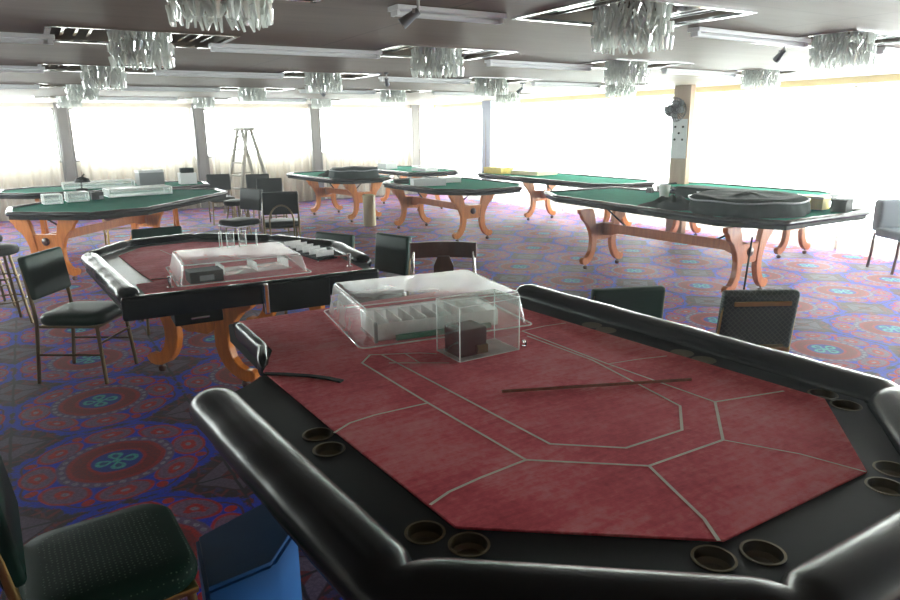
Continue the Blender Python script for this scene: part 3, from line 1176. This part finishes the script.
mb = MB()
for x in (0, bw):
    for y in (0, bd):
        mb.tube([(x, y, .002), (x, y, bh)], .0022, 6)
for z in (.003, bh):
    mb.tube([(0, 0, z), (bw, 0, z), (bw, bd, z), (0, bd, z)], .0018, 6, closed=True)
mb.build('edge_bars', M['edge'], t)
t = thing('card_case', 'dark smoked card case inside the clear square box', 'card case', (bo[0] + .085 * math.cos(ang_) - .085 * math.sin(ang_), bo[1] + .085 * math.sin(ang_) + .085 * math.cos(ang_), felt_z + .006), ang_)
MB().box((-.005, 0, .055), (.125, .11, .108), bev=.003).build('case_body', M['smoked'], t)
MB().box((.035, -.058, .022), (.05, .012, .036), bev=.003).build('card_slot', M['brass_cup'], t)
# small knob beside
t = thing('metal_peg', 'tiny chrome peg on the red felt right of the clear square box', 'peg', (*at(524, 346, .766), felt_z))
MB().lathe([(.01, 0), (.01, .004), (.004, .007), (.004, .014), (.008, .018), (.006, .026), (.001, .028)], 12).build('knob', M['chrome'], t, smooth=40)
MB().lathe([(.003, .0), (.004, .02)], 8, None, (.012, .004, 0)).build('pin', M['blackmatte'], t)
# stick
a, b = at(502, 392, .77), at(691, 380, .77)
mb = MB().tube([(a[0], a[1], .7722), (b[0], b[1], .7722)], .0055, 8)
mb.bm.verts.ensure_lookup_table()
tag(mb.build('wooden_stick', wood('stick_wood', sr(120, 74, 58), sr(170, 120, 98)), smooth=40), 'thin wooden stick lying across the printed lines of the red felt', 'stick')
# black slot strip
pts = [at(264, 374, .768), at(285, 374.5, .768), at(308, 376, .768), at(328, 378.5, .768), at(342, 381.5, .768)]
mb = MB()
ribbon(mb, pts, .02, .7662)
b2 = mb.bm
r = bmesh.ops.extrude_face_region(b2, geom=list(b2.faces))
for v in r['geom']:
    if isinstance(v, bmesh.types.BMVert):
        v.co.z = .772
tag(mb.build('black_strap', M['blackmatte']), 'curved black strap lying on the left edge of the foreground red felt', 'strap')

# lid, cards and case on table 2
t = thing('acrylic_dome', 'clear lid on the second red table with upright card holders on top', 'lid', (1.03, 4.32, .7665), -.06)
dome(t, .74, .62, .115, M['acrylic_hazy'], .05)
t = thing('card_case', 'black case under the clear lid of the second red table', 'card case', (.79, 4.12, .767), 0)
MB().box((0, 0, .035), (.19, .14, .068), bev=.004).build('case_body', M['blacktrim'], t)
MB().box((0, -.072, .03), (.08, .006, .03)).build('card_slot', M['grey'], t)
t = thing('chip_tray', 'clear empty chip tray under the lid of the second red table', 'chip tray', (1.12, 4.3, .767), 0)
MB().box((0, 0, .004), (.44, .24, .006)).build('base_plate', M['acrylic_hazy'], t)
for i in range(3):
    MB().box((-.2 + i * .2, 0, .035), (.005, .22, .05)).build('divider', M['edge'], t)
hz = .8825
for i, (px, rz, lab) in enumerate(((221, 1.1, 'clear upright card holder leftmost on the lid of the second red table'), (231, .5, 'clear upright card holder, second from left on that lid'),
                                   (243, .5, 'clear upright card holder, third from left on that lid'), (257, 1.2, 'clear upright card holder rightmost on that lid'))):
    p = at(px, (247, 247, 246, 245)[i], .883)
    t = thing('card_holder', lab, 'card holder', (p[0], p[1], hz), rz, 'card holders on the second red table lid')
    MB().box((0, 0, .052), (.062, .003, .10)).build('panel', M['acrylic'], t)
    MB().tube([(-.031, 0, .002), (.031, 0, .002), (.031, 0, .102), (-.031, 0, .102)], .0024, 6, closed=True).build('edge_bars', M['edge'], t)

# ------------------------------------------------------------------ generic far tables
THIN = ellprof(0, .07, .735, .79, 12, 2.4)


def octagon(hw, hl, ch):
    return [(-hw, -hl + ch), (-hw + ch * .8, -hl), (hw - ch * .8, -hl), (hw, -hl + ch), (hw, hl - ch), (hw - ch * .8, hl), (-hw + ch * .8, hl), (-hw, hl - ch)]


def green_table(name, label, loc, rz, poly, base_c, half, base_axis=PI / 2, felt='greenfelt', body_in=.02, railm='leather', wm='wood'):
    t = thing(name, label, 'table', loc, rz)
    pin = off_poly(poly, -.07)
    MB().prism(off_poly(poly, -.03), .70, .755, bev=.003).build('table_body', M['blackmatte'], t)
    MB().prism(off_poly(poly, -.06), .7555, .77).build('felt', M[felt], t)
    padded_rail(pin, THIN, .0015, 3, closed=True, crease=.08).build('padded_rail', M[railm], t, smooth=70)
    trestle_table_base(t, base_c, base_axis, half, M[wm], .70)
    return t


green_table('gaming_table', 'green felt octagonal card table at far left with orange carved legs', (1.02, 9.75), -.68, octagon(.90, 1.5, .5), (-.18, -.36), .97, wm='wood')
green_table('gaming_table', 'second green card table behind the far left one, near the curtains', (1.0, 12.1), PI / 2 - .1, octagon(.7, 1.5, .45), (0, 0), .95)
TM = (5.60, 9.22)
green_table('gaming_table', 'green table in mid room with light orange carved legs and white boxes on top', TM, 0, octagon(.80, 1.32, .5), (-.20, 0), .88, PI / 2 + .03)
TB = (4.95, 12.25)
green_table('gaming_table', 'back green table with a dark covered wheel, left of the mid room table', TB, .08, octagon(.62, 1.32, .3), (-.0, -.2), .72, PI / 2 + .04)
TF = (7.72, 9.2)
green_table('gaming_table', 'long pale green table by the right windows, yellow box near its left end', TF, .0, octagon(.62, 1.9, .35), (0, -.5), .93)
TR = (6.15, 5.35)
polyR = [(-.78, -1.25), (-.5, -1.78), (.85, -1.78), (.88, 1.72), (-.35, 1.82), (-.62, 1.3)]
green_table('roulette_table', 'long green roulette table on brown carved legs, right of centre', TR, 0, polyR, (-.44, -.40), .93, PI / 2 + .06, wm='redwood')
green_table('gaming_table', 'washed out table by the right windows, cut off at the right photo edge', (8.05, 5.85), 0, octagon(.5, 1.2, .25), (.0, 0), .85, wm='redwood')
# table past it (green felt, mostly hidden)
green_table('gaming_table', 'far green table behind the mid room one, loaded with boxes', (6.85, 12.9), .0, octagon(.6, 1.3, .3), (0, 0), .8)


# covered roulette wheels
def wheel_cover(label, loc, r, h, seed):
    t = thing('covered_roulette_wheel', label, 'roulette wheel', loc)
    rnd = random.Random(seed)
    mb = MB()
    n = 48
    prof = [(r * 1.05, 0), (r * 1.07, h * .15), (r * 1.03, h * .5), (r * 1.0, h * .85), (r * .94, h), (r * .80, h * .97), (r * .68, h * .9), (r * .35, h * .9), (r * .15, h * 1.05), (.01, h * 1.12)]
    rg = []
    for j, (rr, z) in enumerate(prof):
        ring = []
        for k in range(n):
            a = 2 * PI * k / n
            w = 1 + .03 * math.sin(7 * a + j) * (1 if j < 6 else 0) + .02 * math.sin(17 * a + j * .7) + rnd.uniform(-.008, .008)
            ring.append(mb.bm.verts.new((rr * w * math.cos(a), rr * w * math.sin(a), z * (1 + .03 * math.sin(5 * a + seed)))))
        rg.append(ring)
    for i in range(len(rg) - 1):
        for k in range(n):
            mb.bm.faces.new((rg[i][k], rg[i][(k + 1) % n], rg[i + 1][(k + 1) % n], rg[i + 1][k]))
    mb.bm.faces.new(rg[-1])
    mb.build('cloth_cover', M['cover'], t, smooth=60)
    mb = MB()
    mb.tube([(r * 1.05 * math.cos(2 * PI * k / 40), r * 1.05 * math.sin(2 * PI * k / 40), h * .8 + .006 * math.sin(k)) for k in range(40)], .008, 6, closed=True)
    mb.build('draw_cord', M['grey'], t)
    mb = MB()
    n2 = 20
    grid = []
    for i in range(n2 + 1):
        row = []
        for j in range(n2 + 1):
            u, v = i / n2 * 2 - 1, j / n2 * 2 - 1
            hh = .09 * max(0, (1 - u * u) * (1 - v * v)) ** .5 * (1 + .35 * math.sin(6 * u + 3 * v + seed) + .2 * math.sin(11 * v - 5 * u))
            row.append(mb.bm.verts.new((-r * .55 + u * r * .42 + .03 * math.sin(4 * v), r * 1.25 + v * r * .55 + .03 * math.sin(5 * u), .004 + hh)))
        grid.append(row)
    for i in range(n2):
        for j in range(n2):
            mb.bm.faces.new((grid[i][j], grid[i + 1][j], grid[i + 1][j + 1], grid[i][j + 1]))
    mb.build('loose_cloth', M['cover'], t, smooth=60)
    return t


wheel_cover('dark green cloth-covered wheel on the near end of the roulette table', (6.07, 4.30, .772), .53, .17, 1)
wheel_cover('dark covered wheel on the back green table left of centre', (4.98, 11.55, .772), .42, .17, 2)
# low dark chip machine behind the near wheel
t = thing('chip_machine', 'low dark green covered machine behind the roulette wheel', 'machine', (6.75, 5.2, .772), 0)
MB().box((0, 0, .07), (.30, .95, .13), bev=.02).build('cover', M['cover'], t, smooth=40)
MB().box((-.175, -.1, .09), (.006, .45, .014)).build('white_stripe', M['white'], t)
t = thing('plastic_beaker', 'white plastic beaker on the roulette table', 'beaker', (*at(664, 197, .78), .771))
MB().lathe([(.05, 0), (.07, .15), (.067, .15), (.048, .006)], 20).build('cup', M['white'], t, smooth=40)
MB().box((.09, 0, .09), (.05, .01, .012)).build('handle', M['white'], t)
t = thing('small_black_box', 'small black box standing beside the white beaker', 'box', (*at(650, 192, .78), .771), .3)
MB().box((0, 0, .03), (.09, .07, .06), bev=.004).build('box_body', M['blackmatte'], t)
MB().box((0, 0, .064), (.1, .08, .008), bev=.002).build('box_lid', M['blacktrim'], t)
# cue resting on wheel table leg
a, b = at(735, 297, 0.0), (5.72, 3.5)
p0 = at(733, 299, 0)
mb = MB().tube([(p0[0], p0[1] - .1, .01), (5.66, 3.92, .60)], .009, 8)
tag(mb.build('wooden_cue', M['blackmatte']), 'thin dark cue leaning against the near legs of the roulette table', 'stick')
# blue tray on shelf beneath
t = thing('blue_tray', 'blue and dark tray hanging under the roulette table', 'tray', (6.55, 5.75, .54))
MB().box((0, 0, .02), (.35, .5, .035), bev=.006).build('tray', M['blue'], t)
MB().box((-.1, -.12, .055), (.2, .22, .03), bev=.004).build('black_case', M['blackmatte'], t)
for sx in (-.16, .16):
    MB().tube([(sx, 0, .0), (sx, 0, .155)], .006, 6).build('hanger', M['steel'], t)


def carton(label, loc, d, m_, rz=0, cat='box', name='carton', lidm=None):
    t = thing(name, label, cat, loc, rz)
    MB().box((0, 0, d[2] * .42), (d[0], d[1], d[2] * .84), bev=.004).build('box_body', m_, t)
    MB().box((0, 0, d[2] * .92), (d[0] + .01, d[1] + .01, d[2] * .16), bev=.003).build('box_lid', lidm or m_, t)
    return t


carton('yellow carton on the right side of the roulette table', (6.79, 4.09, .773), (.16, .34, .13), M['yellow'], .1, lidm=M['ivory'])
carton('black box at the right corner of the roulette table', (6.80, 3.76, .773), (.20, .14, .12), M['blackmatte'], .2)
t = thing('grey_armchair', 'grey padded armchair cut off by the right photo edge', 'chair', (8.28, 3.98, 0), -.5)
MB().box((0, 0, .60), (.42, .14, .36), bev=.05).build('backrest', mat('grey_vinyl', sr(96, 108, 122), .45), t, smooth=50)
MB().box((.0, -.24, .42), (.44, .42, .1), bev=.03).build('seat', mat('grey_vinyl_seat', sr(96, 108, 122), .45), t, smooth=50)
for sx in (-.18, .18):
    for sy in (-.4, .02):
        MB().tube([(sx, sy, .40), (sx * 1.05, sy, .2), (sx * 1.15, sy + .01, .0)], .016, 8).build('leg', M['darkwood'], t)
# boxes on mid tables
for i, (px, py, d, m_, lab) in enumerate(((424, 179, (.50, .28, .10), 'paper', 'long white box at the left of the pair on the mid room table'), (405, 176, (.22, .16, .06), 'cover', 'dark folded cloth left of the white boxes on the mid room table'),
                                         (443, 175, (.3, .3, .08), 'white', 'white box right of the long one on the mid room table'))):
    p = ((5.15, 9.15), (5.0, 9.75), (5.75, 9.5))[i]
    carton(lab, (p[0], p[1], .772), d, M[m_], -.3, name='carton' if i != 1 else 'folded_cloth', cat='box' if i != 1 else 'cloth')
for i, (px, py, d, m_, lab, zz) in enumerate(((505, 168, (.30, .5, .11), 'yellow', 'yellow carton at the left end of the pale long table', .772), (480, 165, (.3, .5, .06), 'paper', 'pale box left of the yellow carton, behind the mid room table', .772),
                                             (548, 171, (.5, .7, .07), 'ivory', 'low yellowish box on the pale long table by the windows', .772))):
    p = [(7.55, 10.7), (6.85, 12.3), (7.85, 10.0)][i]
    carton(lab, (p[0], p[1], zz), d, M[m_], .1)
p = (6.4, 12.1)
carton('small pale box on the far green table, left end', (6.6, 13.5, .772), (.3, .3, .12), M['paper'], .2)
# items on the far left tables
zz = .771


def case(label, px, py, L, Wd, Hh, rz, z=.778):
    p = (px, py)
    t = thing('acrylic_case', label, 'case', (p[0], p[1], z), rz, 'clear cases on the far left tables')
    MB().box((0, 0, .003), (L, Wd, .004)).build('bottom_panel', M['edge'], t)
    mb = MB()
    mb.box((0, -Wd / 2, Hh / 2), (L, .004, Hh)).box((0, Wd / 2, Hh / 2), (L, .004, Hh)).box((-L / 2, 0, Hh / 2), (.004, Wd, Hh)).box((L / 2, 0, Hh / 2), (.004, Wd, Hh))
    mb.build('side_panels', M['acrylic_hazy'], t)
    MB().box((0, 0, Hh), (L, Wd, .006)).build('top_panel', M['edge'], t)
    mb = MB()
    for x in (-L / 2, L / 2):
        for y in (-Wd / 2, Wd / 2):
            mb.tube([(x, y, 0), (x, y, Hh)], .006, 6)
    for z_ in (.004, Hh):
        mb.tube([(-L / 2, -Wd / 2, z_), (L / 2, -Wd / 2, z_), (L / 2, Wd / 2, z_), (-L / 2, Wd / 2, z_)], .006, 6, closed=True)
    mb.build('edge_bars', M['edge'], t)
    return t


case('long clear case in front on the far left green table', 1.22, 10.35, .80, .40, .10, .1)
case('clear case leftmost of the three on the far left green table', .17, 9.75, .20, .2, .11, .1)
case('small clear case just left of the black card case on the far left green table', .45, 9.9, .24, .22, .11, .1)
t = thing('card_case', 'small black card case left of the long clear case on the far left table', 'card case', (.69, 10.05, .771), .1)
MB().box((0, 0, .05), (.14, .12, .1), bev=.006).build('case_body', M['blacktrim'], t)
MB().box((.04, -.06, .03), (.05, .014, .04)).build('card_slot', M['grey'], t)
p = (.95, 12.0)
case('long clear case on the second green table at far left', .88, 12.15, 1.0, .36, .09, 0.0)
t = thing('desk_lamp', 'small black desk lamp on the second green table at far left', 'lamp', (.62, 11.8, .771))
MB().lathe([(.08, 0), (.08, .02), (.02, .03)], 16).build('lamp_base', M['blackmatte'], t)
MB().tube([(0, 0, .02), (.0, 0, .18), (.06, 0, .24)], .01, 8).build('arm', M['blackmatte'], t)
MB().lathe([(.11, .0), (.09, .05), (.02, .08)], 16, Matrix.Translation((.02, 0, .12))).build('lamp_shade', M['blackmatte'], t)
carton('pale grey carton stack behind the long clear case, far left', (1.65, 12.25, .771), (.38, .28, .24), M['grey'], .1, lidm=M['paper'])
t = thing('tissue_box', 'white box with dark top on the right of the second far left table', 'box', (2.2, 12.05, .771))
MB().box((0, 0, .09), (.26, .22, .18), bev=.006).build('box_body', M['white'], t)
MB().box((0, 0, .22), (.2, .16, .08), bev=.01).build('dark_top', M['cover'], t)
# ivory bin
t = thing('waste_bin', 'tall ivory cylinder bin standing at the near end of the back green table', 'bin', (4.84, 10.66, 0))
MB().lathe([(.09, 0), (.105, .01), (.105, .50), (.1, .52)], 24).build('bin_body', M['ivory'], t, smooth=40)
MB().lathe([(.11, .50), (.11, .525), (.07, .54), (.01, .545)], 24).build('lid', M['ivory'], t, smooth=40)

# stepladder
t = thing('stepladder', 'tall aluminium stepladder standing open in front of the far curtains', 'ladder', (3.72, 14.0, 0), .35)
LM = mat('weathered_aluminium', sr(112, 106, 96), .5, .2)
for s, nm in ((-1, 'front_rail'), (1, 'rear_rail')):
    for q in (-1, 1):
        MB().tube([(s * .44, q * .26, 0), (s * .05, q * .15, 1.62)], .034, 4).build(nm, LM, t)
for i in range(6):
    f = (i + 1) / 6.5
    MB().box((-.44 + .39 * f, 0, 1.62 * f), (.09, .46 - .18 * f, .03)).build('step', LM, t)
MB().box((0, 0, 1.64), (.26, .36, .06), bev=.005).build('top_cap', LM, t)
MB().tube([(-.24, .22, .78), (.24, .22, .78)], .01, 6).build('spreader', LM, t)

# foreground blue block
pb = [at(195, 537, .36), at(263, 501, .36), at(298, 526, .36), at(274, 563, .36), at(205, 592, .36)]
t = thing('blue_footstool', 'blue vinyl footstool half under the foreground table, bottom left', 'footstool', (.42, 1.95, 0))
poly = [(p[0] - .42, p[1] - 1.95) for p in pb][::-1]
MB().prism(poly, .05, .36, bev=.012).build('cushion', M['blue'], t, smooth=50)
MB().prism(off_poly(poly, -.02), .0, .05, bev=.006).build('stool_base', M['blackmatte'], t)


# ------------------------------------------------------------------ chairs
def make_chair(name, label, loc, face, seat_m, back_m, tube_m='bronze', style='pad', sw=.42, seat_z=.47, top=.86, group=None, tilt=.12):
    """face = direction the sitter looks (radians)"""
    t = thing(name, label, 'chair', loc, face + PI / 2, group)
    w = sw / 2
    # seat, front at -y
    mb = MB()
    rr_ = .09
    prof = [(.012, -.072), (0, -.055), (-.002, -.03), (.004, -.012), (.018, 0), (.06, .006), (.14, .009)]
    rings = []
    for ins, dz in prof:
        ring = []
        for (sx, sy, a0) in ((1, 1, 0), (-1, 1, PI / 2), (-1, -1, PI), (1, -1, 1.5 * PI)):
            r_ = max(.02, rr_ - ins * .5)
            for k in range(6):
                a = a0 + PI / 2 * k / 5
                ring.append(mb.bm.verts.new((sx * (w - ins - r_) + r_ * math.cos(a), -.01 + sy * (.215 - ins - r_) + r_ * math.sin(a), seat_z + dz)))
        rings.append(ring)
    for i in range(len(rings) - 1):
        for k in range(24):
            mb.bm.faces.new((rings[i][k], rings[i][(k + 1) % 24], rings[i + 1][(k + 1) % 24], rings[i + 1][k]))
    mb.bm.faces.new(rings[0])
    mb.bm.faces.new(rings[-1])
    mb.build('seat', M[seat_m], t, smooth=60)
    MB().box((0, -.01, seat_z - .077), (sw - .02, .40, .02), bev=.006).build('seat_frame', M[tube_m], t)
    for s in (-1, 1):
        mb = MB().tube([(s * (w - .03), -.19, seat_z - .08), (s * (w - .01), -.215, 0)], .013, 8)
        mb.build('leg', M[tube_m], t, smooth=50)
        mb = MB().tube([(s * (w - .01), .25, 0), (s * (w - .01), .20, seat_z - .06), (s * (w - .01), .205, seat_z + .05), (s * (w - .02), .205 + tilt * (top - seat_z) * .9, top - .03)], .013, 8)
        mb.build('leg', M[tube_m], t, smooth=50)
    mb = MB().tube([(-(w - .012), .235, .2), (-(w - .012), -.21, .2)], .008, 6).tube([((w - .012), .235, .2), ((w - .012), -.21, .2)], .008, 6).tube([(-(w - .012), -.205, .28), ((w - .012), -.205, .28)], .008, 6)
    mb.build('stretcher', M[tube_m], t)
    zc = (top + seat_z + .10) / 2
    yb = .205 + tilt * (zc - seat_z)
    if style == 'wood':
        mb = MB()
        n = 12
        for i in range(n):
            x0, x1 = -w + sw * i / n, -w + sw * (i + 1) / n
            f = lambda x: yb + .05 - .05 * (abs(x) / w) ** 2
            a, b = (x0, f(x0)), (x1, f(x1))
            for (za, zb) in ((top - .11, top),):
                mb.box(((x0 + x1) / 2, (a[1] + b[1]) / 2, (za + zb) / 2), (sw / n + .006, .024, zb - za), rz=math.atan2(b[1] - a[1], b[0] - a[0]))
        mb.build('backrest', M['darkwood'], t)
        MB().prism([(-.05, seat_z - .02), (.05, seat_z - .02), (.035, seat_z + .07), (.07, seat_z + .16), (.07, seat_z + .21), (.04, top - .1), (-.04, top - .1), (-.07, seat_z + .21), (-.07, seat_z + .16), (-.035, seat_z + .07)], -.01, .01,
                   Matrix.Translation((0, yb + .035, 0)) @ Matrix.Rotation(PI / 2, 4, 'X')).build('splat', M['darkwood'], t)
        for s in (-1, 1):
            MB().tube([(s * (w - .01), .19, .62), (s * (w + .03), .0, .64), (s * (w + .03), -.12, .62), (s * (w - .01), -.16, seat_z - .05)], .012, 8).build('armrest', M['chrome'], t)
    else:
        bh_ = top - seat_z - .10
        mb = MB().box((0, yb - .015, zc), (sw - .01, .055, bh_), rx=-tilt, bev=.022)
        mb.build('backrest', M[back_m], t, smooth=60)
        if style == 'arch':
            pts = [(.15 * math.cos(a), .235 + tilt * .2, seat_z + .02 + .2 * math.sin(a)) for a in [PI * i / 14 for i in range(15)]]
            pts = [(-.15, .235, seat_z - .2)] [::-1] + pts[::-1] + [(.15, .235, seat_z - .2)]
            MB().tube(pts, .011, 8).build('back_hoop', M['bronze'], t, smooth=50)
        if style == 'rear':
            MB().box((0, yb + .022 + tilt * bh_ * .30, zc + bh_ * .30), (sw - .1, .012, .022), rx=-tilt, bev=.003).build('top_bar', M['gold'], t)
            MB().box((0, yb + .002, zc - bh_ * .45), (sw - .1, .05, .02), rx=-tilt, bev=.003).build('bottom_bar', M['gold'], t)
    return t


cg = 'green padded chairs around the tables'
make_chair('side_chair', 'green vinyl chair with bronze legs left of the second red table', (.17, 5.12), math.radians(-34), 'green_vinyl', 'green_vinyl', sw=.42)
make_chair('side_chair', 'dotted green fabric chair in the bottom left corner, seat in view', (.02, 1.99), math.radians(3), 'dotted', 'green_vinyl', 'gold', sw=.46, seat_z=.46)
make_chair('side_chair', 'plain dark green chair back beyond the right rail of the foreground table', (2.72, 2.74), math.radians(68), 'green_vinyl', 'green_vinyl', seat_z=.43, top=.79)
make_chair('side_chair', 'chair with woven green back and gold bar seen from behind, right of the foreground table', (2.98, 2.12), math.radians(60), 'green_vinyl', 'lattice', 'gold', 'rear', sw=.37, top=.87, tilt=.16)
make_chair('side_chair', 'low dark green chair back just behind the far rail of the second red table', (.85, 6.1), math.radians(-92), 'green_vinyl', 'green_vinyl', top=.82)
make_chair('side_chair', 'dark chair seen side-on with a shiny curved frame, behind the card holders', (2.3, 9.25), math.radians(205), 'dark_vinyl', 'dark_vinyl', 'chrome', 'arch')
make_chair('side_chair', 'dark square chair back beside the stepladder foot, left of it', (2.85, 12.6), math.radians(-95), 'dark_vinyl', 'dark_vinyl')
make_chair('side_chair', 'dark square chair back under the right side of the stepladder', (3.42, 12.1), math.radians(-95), 'dark_vinyl', 'dark_vinyl')
make_chair('side_chair', 'dark chair between the ladder and the hoop-backed chair', (3.25, 10.9), math.radians(-100), 'dark_vinyl', 'dark_vinyl')
make_chair('side_chair', 'dark chair seen from behind with a curved bronze hoop under its back', (2.72, 8.8), math.radians(75), 'dark_vinyl', 'dark_vinyl', 'bronze', 'arch', sw=.46)
make_chair('side_chair', 'small dark green chair back peeking over the right rail of the second red table', (1.90, 5.25), math.radians(206), 'green_vinyl', 'green_vinyl', top=.78, seat_z=.44)
make_chair('side_chair', 'dark green upholstered chair back left of the brown wooden chair', (2.02, 4.46), math.radians(197), 'green_vinyl', 'green_vinyl', sw=.36, top=.86)
make_chair('wooden_chair', 'dark brown wooden chair with curved top rail and centre splat', (2.26, 3.84), math.radians(-122), 'darkwood', 'darkwood', 'chrome', 'wood', sw=.46, top=.85)
make_chair('side_chair', 'maroon seated chair with gold legs under the far left green table', (1.0, 10.95), math.radians(-90), 'maroon', 'maroon', 'gold', top=.70)


def stool(label, loc, m_, tm, sz=.66):
    t = thing('bar_stool', label, 'stool', loc, .3, 'stools by the far left table')
    MB().lathe([(.14, 0), (.17, .01), (.18, .04), (.17, .07), (.1, .085), (.01, .088)], 24, None, (0, 0, sz - .085)).build('seat', M[m_], t, smooth=50)
    for k in range(4):
        a = PI / 4 + k * PI / 2
        MB().tube([(.11 * math.cos(a), .11 * math.sin(a), sz - .085), (.21 * math.cos(a), .21 * math.sin(a), 0)], .013, 8).build('leg', M[tm], t)
    for z, r in ((.22, .185), (.42, .145)):
        MB().tube([(r * math.cos(2 * PI * i / 20), r * math.sin(2 * PI * i / 20), z) for i in range(20)], .007, 6, closed=True).build('foot_ring', M[tm], t)
    return t


stool('dark round stool with splayed bronze legs at the left photo edge', (-.36, 6.95), 'dark_vinyl', 'bronze', .70)
stool('dark round stool behind the other at the left photo edge', (-.50, 7.75), 'dark_vinyl', 'bronze', .70)
stool('dark stool standing right of the far left green table', (2.55, 10.4), 'dark_vinyl', 'bronze', .62)

# ------------------------------------------------------------------ light
w = bpy.data.worlds.new('sky')
sc.world = w
w.use_nodes = True
bg = w.node_tree.nodes['Background']
bg.inputs[0].default_value = (.96, 1.0, 1.0, 1)
WS = 5.0
bg.inputs[1].default_value = WS


def portal(c, sx, sz, rot):
    l = bpy.data.lights.new('window_daylight', 'AREA')
    l.shape = 'RECTANGLE'
    l.size = sx
    l.size_y = sz
    l.cycles.is_portal = True
    o = bpy.data.objects.new('window_daylight', l)
    COL.objects.link(o)
    o.location = c
    o.rotation_euler = rot


cx_ = (XL + XR) / 2
portal((cx_, YF + .12, 1.44), XR - XL, 1.28, (-PI / 2, 0, 0))
portal((XR + .12, (YB + YF) / 2, 1.1), 1.96, YF - YB, (0, PI / 2, 0))
portal((XL - .12, (LW0 + YF) / 2, 1.4), 1.1, YF - LW0, (0, -PI / 2, 0))

vs = sc.view_settings
vs.view_transform = 'Standard'
vs.look = 'None'
vs.gamma = 1
vs.use_curve_mapping = False
vs.exposure = 2.6
haze = bpy.data.materials.new('glare_haze')  # added scatter volume, stands in for the lens glare around the windows
haze.use_nodes = True
hn = haze.node_tree
hn.nodes.clear()
ho = hn.nodes.new('ShaderNodeOutputMaterial')
hv = hn.nodes.new('ShaderNodeVolumeScatter')
hv.inputs['Density'].default_value = .007
hv.inputs['Anisotropy'].default_value = .72
hn.links.new(hv.outputs[0], ho.inputs['Volume'])
hz_ = MB().box(((XL + XR) / 2, (YB + YF) / 2, (CZ + .08) / 2), (XR - XL + .1, YF - YB + .1, CZ + .13)).build('glare_haze', haze)
tag(hz_, 'thin haze added to stand in for window glare, filling the whole room', 'haze', kind='stuff')
sc.cycles.volume_bounces = 0
sc.cycles.max_bounces = 8
sc.cycles.transparent_max_bounces = 24
sc.cycles.diffuse_bounces = 4
sc.cycles.sample_clamp_indirect = 6
sc.cycles.caustics_reflective = False
sc.cycles.caustics_refractive = False
sc.cycles.use_denoising = True
